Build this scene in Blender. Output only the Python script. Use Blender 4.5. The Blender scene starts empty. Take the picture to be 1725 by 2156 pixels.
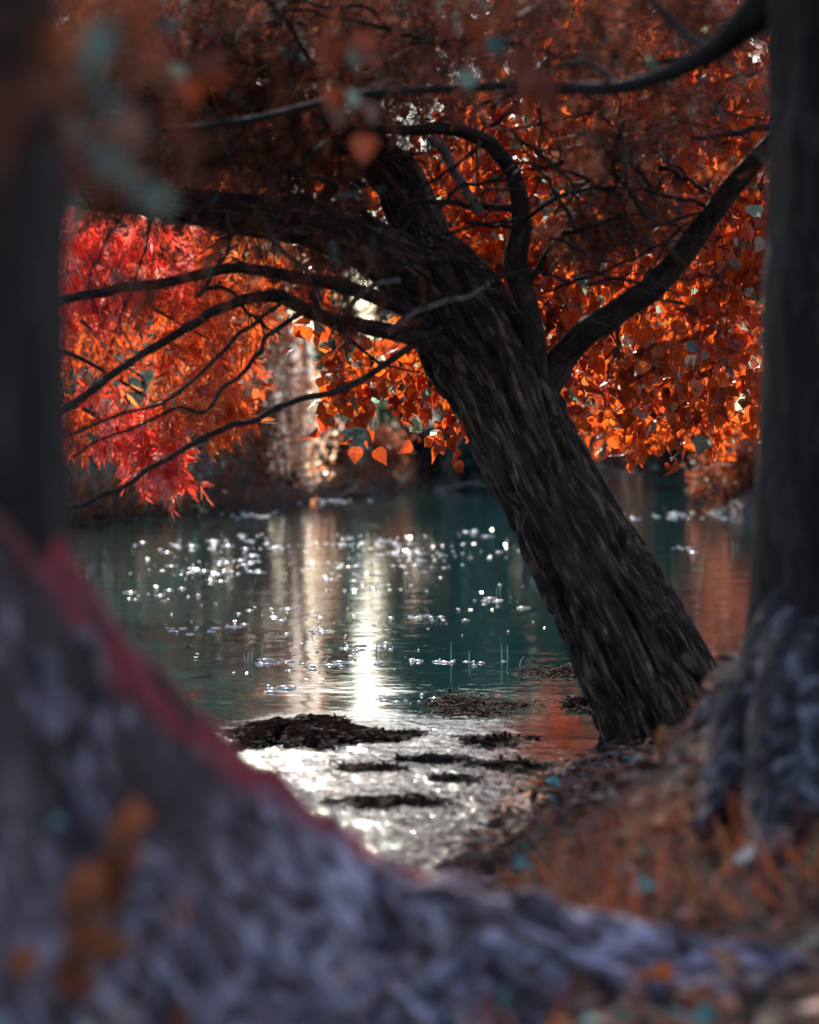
import bpy, math, random
import numpy as np
from mathutils import Vector
random.seed(7); rng = np.random.default_rng(7)
sc = bpy.context.scene
col = sc.collection
R = math.radians

# ------------------------------------------------------------------ camera
CAMZ = 1.5; F = 4913.0; CX, CY = 862.5, 1078.0; HOR = 900.0
PITCH = math.atan((CY-HOR)/F)
cp, sp_ = math.cos(PITCH), math.sin(PITCH)
def at(X, Y, d):
    """point whose distance along +Y is d, seen in the direction X,Y of the picture (1725 x 2156)"""
    u = (X-CX)/F; v = -(Y-CY)/F
    dy = cp + v*sp_; dz = -sp_ + v*cp
    s = d/dy
    return np.array((u*s, d, CAMZ + dz*s))
def on_z(X, Y, z=0.0):
    u = (X-CX)/F; v = -(Y-CY)/F
    dy = cp + v*sp_; dz = -sp_ + v*cp
    s = (z-CAMZ)/dz
    return np.array((u*s, dy*s, z))
def ats(X, Y, d):
    u = (X-CX)/F; v = -(Y-CY)/F
    dy = cp + v*sp_; dz = -sp_ + v*cp
    s = d/dy
    return np.stack((u*s, d+0*u, CAMZ+dz*s), -1)
cam = bpy.data.cameras.new('camera'); cam_o = bpy.data.objects.new('camera', cam); col.objects.link(cam_o)
cam.sensor_fit = 'VERTICAL'; cam.sensor_height = 37.3; cam.lens = 37.3*F/2156
cam_o.location = (0, 0, CAMZ); cam_o.rotation_euler = (math.pi/2-PITCH, 0, 0)
cam.clip_start = 0.05; cam.clip_end = 3000
cam.dof.use_dof = True; cam.dof.focus_distance = 14.2; cam.dof.aperture_fstop = 85/50; cam.dof.aperture_blades = 0
sc.camera = cam_o

# ------------------------------------------------------------------ light
SUN_EL, SUN_AZ = 32.0, -7.0          # azimuth measured from +Y, negative is left
w = bpy.data.worlds.new('World'); sc.world = w; w.use_nodes = True
nt = w.node_tree; bg = nt.nodes['Background']
sky = nt.nodes.new('ShaderNodeTexSky'); sky.sky_type = 'NISHITA'; sky.sun_disc = False
sky.sun_elevation = R(SUN_EL); sky.sun_rotation = R(SUN_AZ)
sky.dust_density = 1.5; sky.ozone_density = 2.0
nt.links.new(sky.outputs[0], bg.inputs[0]); bg.inputs[1].default_value = 0.12
sl = bpy.data.lights.new('sun', 'SUN'); so = bpy.data.objects.new('sun', sl); col.objects.link(so)
sl.energy = 5.0; sl.angle = R(0.5); sl.color = (1.0, 0.9, 0.78)
sd = Vector((math.sin(R(SUN_AZ))*math.cos(R(SUN_EL)), math.cos(R(SUN_AZ))*math.cos(R(SUN_EL)), math.sin(R(SUN_EL))))
so.rotation_euler = sd.to_track_quat('Z', 'Y').to_euler()
vs = sc.view_settings; vs.view_transform = 'Standard'; vs.look = 'None'; vs.exposure = 1.25; vs.gamma = 1
try:
    cy = sc.cycles
    cy.max_bounces = 8; cy.diffuse_bounces = 2; cy.glossy_bounces = 4; cy.transmission_bounces = 4; cy.transparent_max_bounces = 4
    cy.sample_clamp_indirect = 4; cy.caustics_reflective = False; cy.caustics_refractive = False
except Exception: pass

# ------------------------------------------------------------------ noise
_T = rng.random((64, 64, 64)).astype(np.float32)
def vnoise(p):
    p = np.asarray(p, float); i = np.floor(p).astype(int); f = p-i; f = f*f*(3-2*f)
    i &= 63; j = (i+1) & 63
    x, y, z = f[..., 0], f[..., 1], f[..., 2]
    def g(a, b, c): return _T[a, b, c]
    x0, y0, z0 = i[..., 0], i[..., 1], i[..., 2]; x1, y1, z1 = j[..., 0], j[..., 1], j[..., 2]
    c00 = g(x0, y0, z0)*(1-x)+g(x1, y0, z0)*x; c10 = g(x0, y1, z0)*(1-x)+g(x1, y1, z0)*x
    c01 = g(x0, y0, z1)*(1-x)+g(x1, y0, z1)*x; c11 = g(x0, y1, z1)*(1-x)+g(x1, y1, z1)*x
    return (c00*(1-y)+c10*y)*(1-z)+(c01*(1-y)+c11*y)*z
def fbm(p, o=4):
    p = np.asarray(p, float); a = 0; k = .5
    for n in range(o):
        a = a+k*vnoise(p*2**n+n*17.3); k *= .5
    return a
def ridged(p, o=3):
    p = np.asarray(p, float); a = 0; k = .5
    for n in range(o):
        a = a+k*(1-np.abs(2*vnoise(p*2**n+n*11.7)-1)); k *= .5
    return a

# ------------------------------------------------------------------ mesh helpers
def link(name, me, mats=(), parent=None):
    o = bpy.data.objects.new(name, me); col.objects.link(o)
    if me is not None:
        for m in (mats if isinstance(mats, (list, tuple)) else [mats]): me.materials.append(m)
    if parent is not None: o.parent = parent
    return o
def tag(o, label=None, cat=None, group=None, kind=None):
    if label: o['label'] = label
    if cat: o['category'] = cat
    if group: o['group'] = group
    if kind: o['kind'] = kind
    return o
def empty(name, loc, label, cat, group=None):
    o = bpy.data.objects.new(name, None); col.objects.link(o); o.location = loc; o.empty_display_size = .1
    return tag(o, label, cat, group)
def smst(a, b, x):
    t = np.clip((x-a)/(b-a), 0, 1); return t*t*(3-2*t)
class MB:
    """collects faces of 3 or 4 corners, a colour per vertex, a bark coordinate per vertex"""
    def __init__(s): s.v = []; s.f = []; s.c = []; s.b = []; s.mi = []; s.n = 0
    def add(s, v, f, c=(1, 1, 1), b=None, mi=0):
        v = np.asarray(v, float).reshape(-1, 3); f = np.asarray(f, int)
        s.v.append(v); s.f.append(f+s.n)
        c = np.asarray(c, float)
        if c.ndim == 1: c = np.tile(c[:3], (len(v), 1))
        s.c.append(c); s.b.append(v*0 if b is None else b); s.mi.append(np.full(len(f), mi)); s.n += len(v)
        return s
    def build(s, name, mats, parent=None, smooth=True, local=None):
        v = np.concatenate(s.v); c = np.concatenate(s.c); b = np.concatenate(s.b); mi = np.concatenate(s.mi)
        if parent is not None: v = v-np.array(parent.location)
        elif local is not None: v = v-np.array(local)
        loops = np.concatenate([f.ravel() for f in s.f]); tot = np.concatenate([np.full(len(f), f.shape[1]) for f in s.f])
        me = bpy.data.meshes.new(name)
        me.vertices.add(len(v)); me.vertices.foreach_set('co', v.ravel().astype(np.float32))
        me.loops.add(len(loops)); me.loops.foreach_set('vertex_index', loops.astype(np.int32))
        st = np.concatenate(([0], np.cumsum(tot)[:-1]))
        me.polygons.add(len(tot)); me.polygons.foreach_set('loop_start', st.astype(np.int32))
        me.polygons.foreach_set('material_index', mi.astype(np.int32))
        me.polygons.foreach_set('use_smooth', np.full(len(tot), smooth))
        a = me.attributes.new('col', 'FLOAT_COLOR', 'POINT')
        a.data.foreach_set('color', np.concatenate([c, np.ones((len(c), 1))], 1).ravel().astype(np.float32))
        a = me.attributes.new('bk', 'FLOAT_VECTOR', 'POINT'); a.data.foreach_set('vector', b.ravel().astype(np.float32))
        me.update(calc_edges=True); me.validate()
        o = link(name, me, mats, parent)
        if parent is None and local is not None: o.location = local
        return o
def smooth_path(P, n):
    P = np.asarray(P, float); m = len(P)
    Q = np.vstack([2*P[0]-P[1], P, 2*P[-1]-P[-2]]); out = []
    for t in np.linspace(0, m-1, n):
        i = min(int(t), m-2); f = t-i; a, b, c, d = Q[i:i+4]
        out.append(.5*((2*b)+(c-a)*f+(2*a-5*b+4*c-d)*f*f+(3*b-a-3*c+d)*f**3))
    return np.array(out)
def nrm(a): return a/np.maximum(np.linalg.norm(a, axis=-1, keepdims=True), 1e-9)
def tube(mb, path, rad, sides=8, n=None, amp=0.0, c=(1, 1, 1), fr=(9, 2.2), mi=0, seed=0, wob=0.0, plates=False):
    path = np.asarray(path, float); rad = np.asarray(rad, float)
    if n is None: n = len(path)*5
    PR = smooth_path(np.column_stack([path, rad]), n); P = PR[:, :3].copy(); r = np.maximum(PR[:, 3], 1e-4)
    if wob:
        L0 = np.arange(n)/n*len(path)*1.7
        for k in range(3): P[:, k] += (vnoise(np.stack([L0+seed*3.1, L0*0+k*7.7, L0*0], -1))-.5)*2*wob*np.minimum(1, np.minimum(np.arange(n), 6)/6.)
    T = nrm(np.gradient(P, axis=0)); L = np.concatenate(([0], np.cumsum(np.linalg.norm(np.diff(P, axis=0), axis=1))))
    up = np.array((0, 1., 0)) if abs(T[0][1]) < .8 else np.array((0, 0, 1.)); N = []
    nn = np.cross(T[0], np.cross(up, T[0])); nn /= np.linalg.norm(nn)
    for t in T:
        nn = nn-t*np.dot(nn, t); nn /= np.linalg.norm(nn); N.append(nn)
    N = np.array(N); B = np.cross(T, N)
    a = np.linspace(0, 2*math.pi, sides, endpoint=False); ca, sa = np.cos(a), np.sin(a)
    dirs = N[:, None]*ca[None, :, None]+B[:, None]*sa[None, :, None]
    bk = np.stack([np.outer(r, ca), np.outer(r, sa), np.repeat(L[:, None], sides, 1)], -1)
    rr = np.repeat(r[:, None], sides, 1)
    if amp:
        q = bk*np.array((fr[0], fr[0], fr[1]))+seed*5.3
        wv = (fbm(q*.6+3, 2)-.4)*1.6; q2 = q+np.stack([wv, -wv, wv*.6], -1)
        if plates:
            k1 = smst(0.0, .34, np.abs(2*vnoise(q2)-1)); k2 = smst(0, .4, np.abs(2*vnoise(q2*2.1+9)-1)); k3 = fbm(q2*5, 2)
            rr = rr+amp*(1.0*k1+.45*k2*k1+.35*k3-1.1+.55*(fbm(bk*np.array((3, 3, 1.2))+seed, 3)-.45))
        else: rr = rr+amp*(1.5*ridged(q2, 3)+.5*fbm(bk*np.array((3, 3, 1.2))+seed, 3)-1.05)
    V = P[:, None]+dirs*rr[..., None]
    i = np.arange(n-1)[:, None]*sides; j = np.arange(sides)[None]; j2 = (j+1) % sides
    f = np.stack([i+j, i+j2, i+sides+j2, i+sides+j], -1).reshape(-1, 4)
    mb.add(V.reshape(-1, 3), f, c, bk.reshape(-1, 3), mi)
    k = mb.n
    mb.add([P[-1]+T[-1]*r[-1]*.6], np.zeros((0, 3), int), c, np.array([[0, 0, L[-1]]]), mi)
    e = k-sides
    mb.f.append(np.array([[e+q, e+(q+1) % sides, k] for q in range(sides)])); mb.mi.append(np.full(sides, mi))
    return P, r, T
def basis(ax, nm):
    ax = nrm(ax); s = nrm(np.cross(nm, ax)); nm = np.cross(ax, s)
    return np.stack([ax, s, nm], 1)          # rows: x,y,z of the template
def inst(mb, tv, tf, pos, bs, sc_, cols, mi=0):
    pos = np.asarray(pos); N = len(pos); L = len(tv)
    sc_ = np.broadcast_to(np.asarray(sc_, float), (N,))
    V = np.einsum('lk,nkj->nlj', tv, bs)*sc_[:, None, None]+pos[:, None]
    f = np.asarray(tf)
    Fc = (f[None]+(np.arange(N)*L)[:, None, None]).reshape(-1, f.shape[1])
    C = np.repeat(np.asarray(cols, float), L, 0)
    mb.add(V.reshape(-1, 3), Fc, C, None, mi)
def rdir(n): return nrm(rng.normal(size=(n, 3)))
def pal(n, cols, wts, jit=.18):
    cols = np.array(cols, float); k = rng.choice(len(cols), n, p=np.array(wts)/sum(wts))
    return np.clip(cols[k]*(1+jit*rng.normal(size=(n, 1)))*(1+.06*rng.normal(size=(n, 3))), .002, .95)

# templates ---------------------------------------------------------
# heart-shaped poplar leaf, length 1 along x, cupped
PL_V = np.array([(0, 0, 0), (.0, .22, .03), (.12, .42, .07), (.35, .48, .09), (.6, .30, .05), (.8, .13, .02), (1, 0, -.03),
                 (.8, -.13, .02), (.6, -.30, .05), (.35, -.48, .09), (.12, -.42, .07), (0, -.22, .03), (.35, 0, -.01), (.65, 0, -.01)])
PL_F = np.array([(0, 1, 12), (1, 2, 12), (2, 3, 12), (3, 4, 12), (4, 13, 12), (4, 5, 13), (5, 6, 13), (6, 7, 13), (7, 8, 13), (8, 12, 13), (8, 9, 12), (9, 10, 12), (10, 11, 12), (11, 0, 12)])
# lance leaflet
LN_V = np.array([(0, 0, 0), (.3, .14, .02), (.6, .11, .0), (1, 0, -.06), (.6, -.11, 0), (.3, -.14, .02), (.45, 0, -.02)])
LN_F = np.array([(0, 1, 6), (1, 2, 6), (2, 3, 6), (3, 4, 6), (4, 5, 6), (5, 0, 6)])
OV_V = np.array([(0, 0, 0), (.3, .25, .04), (.65, .22, .02), (1, 0, -.04), (.65, -.22, .02), (.3, -.25, .04)])
OV_F = np.array([(0, 1, 5), (1, 2, 4), (1, 4, 5), (2, 3, 4)])
# feathery cypress spray: axis plus two rows of needles
def spray_template(k=11):
    v = []; f = []
    v += [(0, .008, 0), (0, -.008, 0), (1, 0, 0)]; f.append((0, 1, 2))
    for i in range(k):
        t = (i+.7)/k; L = .27*math.sin(math.pi*min(1, .25+t*.72))+.05
        for s in (1, -1):
            b = len(v); a = math.radians(52); dx, dy = math.cos(a)*L, s*math.sin(a)*L
            z = random.uniform(-.04, .04)
            v += [(t-.02, 0, 0), (t+.022, 0, 0), (t+dx, dy, -.04+z)]
            f.append((b, b+1, b+2))
    return np.array(v), np.array(f)
SP_V, SP_F = spray_template()
def curl(v, c, f, tw=0.0):
    v = np.array(v, float).copy(); v[:, 2] += c*v[:, 0]**2+f*np.abs(v[:, 1])+tw*v[:, 0]*v[:, 1]; v[:, 1] *= 1-.5*min(.6, abs(f)); return v
PL_VAR = [PL_V, curl(PL_V, -.35, .25), curl(PL_V, .25, -.3, .4), curl(PL_V*np.array((1, .8, 1)), -.6, .5, -.5), curl(PL_V*np.array((.9, 1.1, 1)), .1, .1, .7)]

# ------------------------------------------------------------------ materials
def mat(name):
    m = bpy.data.materials.new(name); m.use_nodes = True; n = m.node_tree; n.nodes.clear()
    o = n.nodes.new('ShaderNodeOutputMaterial'); return m, n, o
def N(n, t, **k):
    x = n.nodes.new('ShaderNode'+t)
    for a, b in k.items(): setattr(x, a, b)
    return x
def ramp(n, stops):
    r = N(n, 'ValToRGB'); e = r.color_ramp.elements
    while len(e) < len(stops): e.new(.5)
    for i, (p, c) in enumerate(stops): e[i].position = p; e[i].color = (*c, 1) if len(c) == 3 else c
    return r
def leaf_mat(name, trans=.5, rough=.45, spec=.5, tint=(1, 1, 1), tgain=1.0):
    m, n, o = mat(name); L = n.links
    a = N(n, 'Attribute', attribute_name='col')
    tc = N(n, 'TexCoord'); nz = N(n, 'TexNoise'); nz.inputs['Scale'].default_value = 55; nz.inputs['Detail'].default_value = 3
    L.new(tc.outputs['Object'], nz.inputs['Vector'])
    rp = ramp(n, [(.3, (.72, .7, .68)), (.7, (1.15, 1.15, 1.15))]); L.new(nz.outputs[0], rp.inputs[0])
    mx = N(n, 'Mix', data_type='RGBA', blend_type='MULTIPLY'); mx.inputs[0].default_value = 1
    L.new(a.outputs['Color'], mx.inputs[6]); L.new(rp.outputs[0], mx.inputs[7])
    p = N(n, 'BsdfPrincipled'); p.inputs['Roughness'].default_value = rough; p.inputs['Specular IOR Level'].default_value = spec
    L.new(mx.outputs[2], p.inputs['Base Color'])
    t = N(n, 'BsdfTranslucent'); tm = N(n, 'Mix', data_type='RGBA', blend_type='MULTIPLY'); tm.inputs[0].default_value = 1
    tm.inputs[7].default_value = (*[x*tgain for x in tint], 1); L.new(mx.outputs[2], tm.inputs[6]); L.new(tm.outputs[2], t.inputs[0])
    s = N(n, 'MixShader'); s.inputs[0].default_value = trans
    L.new(p.outputs[0], s.inputs[1]); L.new(t.outputs[0], s.inputs[2]); L.new(s.outputs[0], o.inputs[0])
    return m
def bark_mat(name, dark, mid, light, sc_=(9, 2.2), rough=.85, bump=.6, moss=None, patch=None, spec=.25, lo=.35, hi=.72):
    m, n, o = mat(name); L = n.links
    a = N(n, 'Attribute', attribute_name='bk')
    mp = N(n, 'Mapping'); mp.inputs['Scale'].default_value = (sc_[0], sc_[0], sc_[1]); L.new(a.outputs['Vector'], mp.inputs[0])
    n1 = N(n, 'TexNoise'); n1.inputs['Scale'].default_value = 2.2; n1.inputs['Detail'].default_value = 6; n1.inputs['Roughness'].default_value = .65; n1.inputs['Distortion'].default_value = 1.2
    L.new(mp.outputs[0], n1.inputs['Vector'])
    rp = ramp(n, [(lo, dark), ((lo+hi)/2, mid), (hi, light)]); L.new(n1.outputs[0], rp.inputs[0])
    n2 = N(n, 'TexNoise'); n2.inputs['Scale'].default_value = 14; n2.inputs['Detail'].default_value = 4; L.new(a.outputs['Vector'], n2.inputs['Vector'])
    r2 = ramp(n, [(.35, (.6, .6, .6)), (.7, (1.3, 1.28, 1.25))]); L.new(n2.outputs[0], r2.inputs[0])
    mx = N(n, 'Mix', data_type='RGBA', blend_type='MULTIPLY'); mx.inputs[0].default_value = 1
    L.new(rp.outputs[0], mx.inputs[6]); L.new(r2.outputs[0], mx.inputs[7]); out = mx.outputs[2]
    if moss is not None:      # lichen / moss patches carried in the vertex colour's red channel times noise
        c = N(n, 'Attribute', attribute_name='col'); sx = N(n, 'SeparateColor'); L.new(c.outputs['Color'], sx.inputs[0])
        n3 = N(n, 'TexNoise'); n3.inputs['Scale'].default_value = 9; n3.inputs['Detail'].default_value = 3; L.new(a.outputs['Vector'], n3.inputs['Vector'])
        r3 = ramp(n, [(.36, (0, 0, 0)), (.5, (1, 1, 1))]); L.new(n3.outputs[0], r3.inputs[0])
        mu = N(n, 'Math', operation='MULTIPLY'); L.new(sx.outputs[0], mu.inputs[0]); L.new(r3.outputs[0], mu.inputs[1])
        if patch is not None:
            n4 = N(n, 'TexNoise'); n4.inputs['Scale'].default_value = 13; n4.inputs['Detail'].default_value = 2; L.new(a.outputs['Vector'], n4.inputs['Vector'])
            r4 = ramp(n, [(.58, (1, 1, 1)), (.70, (0, 0, 0))]); L.new(n4.outputs[0], r4.inputs[0])
            m4 = N(n, 'Math', operation='MULTIPLY'); L.new(sx.outputs[1], m4.inputs[0]); L.new(r4.outputs[0], m4.inputs[1])
            m5 = N(n, 'Mix', data_type='RGBA'); L.new(m4.outputs[0], m5.inputs[0]); L.new(out, m5.inputs[6]); m5.inputs[7].default_value = (*patch, 1); out = m5.outputs[2]
        m2 = N(n, 'Mix', data_type='RGBA'); L.new(mu.outputs[0], m2.inputs[0]); L.new(out, m2.inputs[6]); m2.inputs[7].default_value = (*moss, 1); out = m2.outputs[2]
    p = N(n, 'BsdfPrincipled'); p.inputs['Roughness'].default_value = rough; p.inputs['Specular IOR Level'].default_value = spec; L.new(out, p.inputs['Base Color'])
    b = N(n, 'Bump'); b.inputs['Strength'].default_value = bump; b.inputs['Distance'].default_value = .02; L.new(n1.outputs[0], b.inputs['Height']); L.new(b.outputs[0], p.inputs['Normal'])
    L.new(p.outputs[0], o.inputs[0]); return m

M_leaf_orange = leaf_mat('poplar leaf', .62, .3, .6, (1, .95, .8), 1.3)
M_leaf_red = leaf_mat('red leaf', .62, .35, .55, (1, .9, .85), 1.2)
M_leaf_far = leaf_mat('far leaf', .55, .45, .5)
M_leaf_lit = leaf_mat('thin backlit leaf', .72, .22, .9, (1, .95, .9), 1.15)
M_needle = leaf_mat('cypress needle', .4, .7, .08)
M_leaf_near = leaf_mat('near leaf', .45, .4, .5)
M_litter = leaf_mat('dead leaf', .15, .85, .06)
M_soak = leaf_mat('soaked debris', .05, .9, .03)
M_grass = leaf_mat('dry grass', .35, .6, .3)
M_bark = bark_mat('furrowed bark', (.009, .0055, .004), (.065, .036, .025), (.29, .178, .125), sc_=(15, 2.1), bump=1.0, moss=(.085, .075, .055), lo=.39, hi=.67)
M_limb = bark_mat('limb bark', (.014, .009, .007), (.045, .029, .024), (.11, .075, .062), sc_=(20, 4), bump=.4)
M_pale = bark_mat('weathered twig', (.10, .08, .075), (.2, .165, .155), (.32, .28, .27), sc_=(24, 5), bump=.3)
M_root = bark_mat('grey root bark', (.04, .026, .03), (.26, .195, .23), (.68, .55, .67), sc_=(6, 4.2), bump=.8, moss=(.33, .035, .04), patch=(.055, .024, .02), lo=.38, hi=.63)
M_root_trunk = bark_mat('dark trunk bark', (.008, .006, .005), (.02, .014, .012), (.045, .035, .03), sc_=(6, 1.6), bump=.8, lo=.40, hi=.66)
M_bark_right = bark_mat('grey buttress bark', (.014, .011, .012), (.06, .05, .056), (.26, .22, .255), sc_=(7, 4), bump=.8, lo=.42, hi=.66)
M_stick = bark_mat('dead stick', (.05, .03, .025), (.12, .08, .065), (.24, .17, .14), sc_=(30, 6), bump=.3)
M_farbark = bark_mat('far bark', (.02, .016, .014), (.05, .04, .035), (.1, .08, .07))

def water_mat():
    m, n, o = mat('river water'); L = n.links
    g = N(n, 'NewGeometry')
    def nz(scale, det, sx, sy, dist=0.0):
        mp = N(n, 'Mapping'); mp.inputs['Scale'].default_value = (sx, sy, 1); L.new(g.outputs['Position'], mp.inputs[0])
        t = N(n, 'TexNoise'); t.inputs['Scale'].default_value = scale; t.inputs['Detail'].default_value = det; t.inputs['Distortion'].default_value = dist
        L.new(mp.outputs[0], t.inputs['Vector']); return t
    a = nz(1.5, 3, .8, 1.0, .3); b = nz(9, 3, .8, 1.0, .6); c = nz(24, 2, .7, 1.1, .3); d = nz(.35, 2, .5, 1.0)
    # riffle: the shallow tail of the pool in front of the mud banks is rougher
    sp = N(n, 'SeparateXYZ'); L.new(g.outputs['Position'], sp.inputs[0])
    mr = N(n, 'MapRange'); mr.interpolation_type = 'SMOOTHSTEP'
    mr.inputs[1].default_value = 12.6; mr.inputs[2].default_value = 10.6; mr.inputs[3].default_value = 0; mr.inputs[4].default_value = 1; L.new(sp.outputs[1], mr.inputs[0])
    mx_ = N(n, 'MapRange'); mx_.interpolation_type = 'SMOOTHSTEP'
    mx_.inputs[1].default_value = .75; mx_.inputs[2].default_value = .15; mx_.inputs[3].default_value = 0.12; mx_.inputs[4].default_value = 1; L.new(sp.outputs[0], mx_.inputs[0])
    rf = N(n, 'Math', operation='MULTIPLY'); L.new(mr.outputs[0], rf.inputs[0]); L.new(mx_.outputs[0], rf.inputs[1])
    patch = ramp(n, [(.42, (.25, .25, .25)), (.62, (1, 1, 1))]); L.new(d.outputs[0], patch.inputs[0])
    def mul(x, y):
        k = N(n, 'Math', operation='MULTIPLY')
        for i, q in enumerate((x, y)):
            if isinstance(q, (int, float)): k.inputs[i].default_value = q
            else: L.new(q, k.inputs[i])
        return k.outputs[0]
    def add(x, y):
        k = N(n, 'Math', operation='ADD'); L.new(x, k.inputs[0]); L.new(y, k.inputs[1]); return k.outputs[0]
    h = add(mul(a.outputs[0], .010), mul(mul(b.outputs[0], .0026), patch.outputs[0]))
    h = add(h, mul(mul(c.outputs[0], .00045), patch.outputs[0]))
    hr = add(mul(b.outputs[0], .019), mul(c.outputs[0], .015))
    h = add(h, mul(hr, rf.outputs[0]))
    bp = N(n, 'Bump'); bp.inputs['Strength'].default_value = 1; bp.inputs['Distance'].default_value = 1.0; L.new(h, bp.inputs['Height'])
    p = N(n, 'BsdfPrincipled'); p.inputs['Base Color'].default_value = (.003, .022, .022, 1); p.inputs['Roughness'].default_value = .05
    p.inputs['IOR'].default_value = 1.33; L.new(bp.outputs[0], p.inputs['Normal']); L.new(p.outputs[0], o.inputs[0]); return m
M_water = water_mat()
def ground_mat():
    m, n, o = mat('bank soil'); L = n.links; g = N(n, 'NewGeometry')
    t = N(n, 'TexNoise'); t.inputs['Scale'].default_value = 5; t.inputs['Detail'].default_value = 8; t.inputs['Roughness'].default_value = .7; L.new(g.outputs['Position'], t.inputs['Vector'])
    r = ramp(n, [(.3, (.015, .01, .008)), (.5, (.05, .028, .02)), (.62, (.10, .05, .03)), (.75, (.15, .11, .095))]); L.new(t.outputs[0], r.inputs[0])
    p = N(n, 'BsdfPrincipled'); p.inputs['Roughness'].default_value = .9; L.new(r.outputs[0], p.inputs['Base Color'])
    b = N(n, 'Bump'); b.inputs['Strength'].default_value = .8; b.inputs['Distance'].default_value = .04; L.new(t.outputs[0], b.inputs['Height']); L.new(b.outputs[0], p.inputs['Normal'])
    L.new(p.outputs[0], o.inputs[0]); return m
M_ground = ground_mat()
def mud_mat():
    m, n, o = mat('wet mud'); L = n.links; g = N(n, 'NewGeometry')
    t = N(n, 'TexNoise'); t.inputs['Scale'].default_value = 25; t.inputs['Detail'].default_value = 6; L.new(g.outputs['Position'], t.inputs['Vector'])
    r = ramp(n, [(.35, (.004, .003, .003)), (.6, (.010, .007, .006)), (.75, (.03, .018, .015))]); L.new(t.outputs[0], r.inputs[0])
    p = N(n, 'BsdfDiffuse'); L.new(r.outputs[0], p.inputs['Color'])
    b = N(n, 'Bump'); b.inputs['Strength'].default_value = 1; b.inputs['Distance'].default_value = .03; L.new(t.outputs[0], b.inputs['Height']); L.new(b.outputs[0], p.inputs['Normal'])
    L.new(p.outputs[0], o.inputs[0]); return m
M_mud = mud_mat()
def plain(name, c, rough=.5, spec=.5):
    m, n, o = mat(name); L = n.links; p = N(n, 'BsdfPrincipled'); p.inputs['Roughness'].default_value = rough; p.inputs['Specular IOR Level'].default_value = spec
    t = N(n, 'TexNoise'); t.inputs['Scale'].default_value = 40; tc = N(n, 'TexCoord'); L.new(tc.outputs['Object'], t.inputs['Vector'])
    r = ramp(n, [(.3, tuple(x*.75 for x in c)), (.7, c)]); L.new(t.outputs[0], r.inputs[0]); L.new(r.outputs[0], p.inputs['Base Color']); L.new(p.outputs[0], o.inputs[0]); return m
M_glint = plain('painted sun glint', (.85, .82, .78), .25, .8)  # pale tone stands in for sun glints on the water
M_float = plain('sparkle pale leaf', (.9, .87, .82), .3, .8)  # pale tone puts the sun sparkle into the leaf colour
M_reed = plain('pale green reed', (.35, .55, .5), .35, .6)

# ------------------------------------------------------------------ ground and water
SH_X = [-40, -6, -2, -.6, 0, .2, .55, 1.0, 2.2, 6, 14, 30]; SH_Y = [3, 5.0, 6.2, 6.6, 7.0, 8.2, 9.9, 11.0, 11.9, 16, 30, 60]
FS_X = [-120, -30, -12, -8, -5.1, -2.9, -2.1, -1.1, 0, 1.7, 4.0, 6.5, 12.3, 40]; FS_Y = [8, 12, 20, 28, 36, 44.2, 47.2, 52, 55, 62, 76, 88, 99, 110]
def land(x, y):
    s1 = np.interp(x, SH_X, SH_Y)-y+.5*(fbm(np.stack([x*2, y*2, x*0], -1), 3)-.45)
    s2 = y-np.interp(x, FS_X, FS_Y)+.8*(fbm(np.stack([x, y, x*0+9], -1), 3)-.45)
    s3 = np.minimum(x-(5.2+(y-41)*.19), y-40.7)
    return s1, s2, s3
def gz(x, y):
    x = np.asarray(x, float); y = np.asarray(y, float); s1, s2, s3 = land(x, y)
    z1 = np.where(s1 > 0, .02+.34*smst(0, 4.5, s1)+.12*smst(.5, 1.5, x)*smst(0, 3, s1), .35*s1)
    z2 = np.where(s2 > 0, .35*smst(0, .8, s2)+.05*np.maximum(s2-.5, 0), .5*s2)
    z3 = np.where(s3 > 0, .35*smst(0, .8, s3)+.05*np.maximum(s3-.5, 0), .5*s3)
    z = np.maximum(np.maximum(z1, z2), z3)
    z = np.minimum(z, 12)+np.where(s1 > 0, .62*np.exp(-(((x-1.32)/.45)**2+((y-7.0)/.9)**2))*smst(0, .8, s1), 0)
    nz = (fbm(np.stack([x*3, y*3, x*0+3], -1), 4)-.47)
    return np.maximum(z, -.8)+nz*np.where(z1 >= np.maximum(z2, z3), .10, .3)*np.clip(z*4+.2, 0, 1)
def axis(lims, steps): return np.concatenate([np.arange(a, b, s) for a, b, s in zip(lims[:-1], lims[1:], steps)]+[[lims[-1]]])
gx = axis([-1500, -300, -60, -12, -3, 4, 16, 60, 300, 1500], [300, 40, 4, .4, .05, .3, 3, 40, 300])
gy = axis([-60, -5, 2, 13, 34, 60, 110, 300, 2000], [11, 1, .05, .8, .4, 1, 16, 170])
GX, GY = np.meshgrid(gx, gy); GZ = gz(GX, GY); nx, ny = len(gx), len(gy)
i = np.arange(ny-1)[:, None]*nx; j = np.arange(nx-1)[None]
gf = np.stack([i+j, i+j+1, i+nx+j+1, i+nx+j], -1).reshape(-1, 4)
tag(MB().add(np.stack([GX, GY, GZ], -1), gf).build('ground', M_ground), kind='structure')
wx, wy = 1500, 2000
tag(MB().add([(-wx, -60, 0), (wx, -60, 0), (wx, wy, 0), (-wx, wy, 0)], [[0, 1, 2, 3]]).build('water', M_water), kind='structure')

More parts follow.
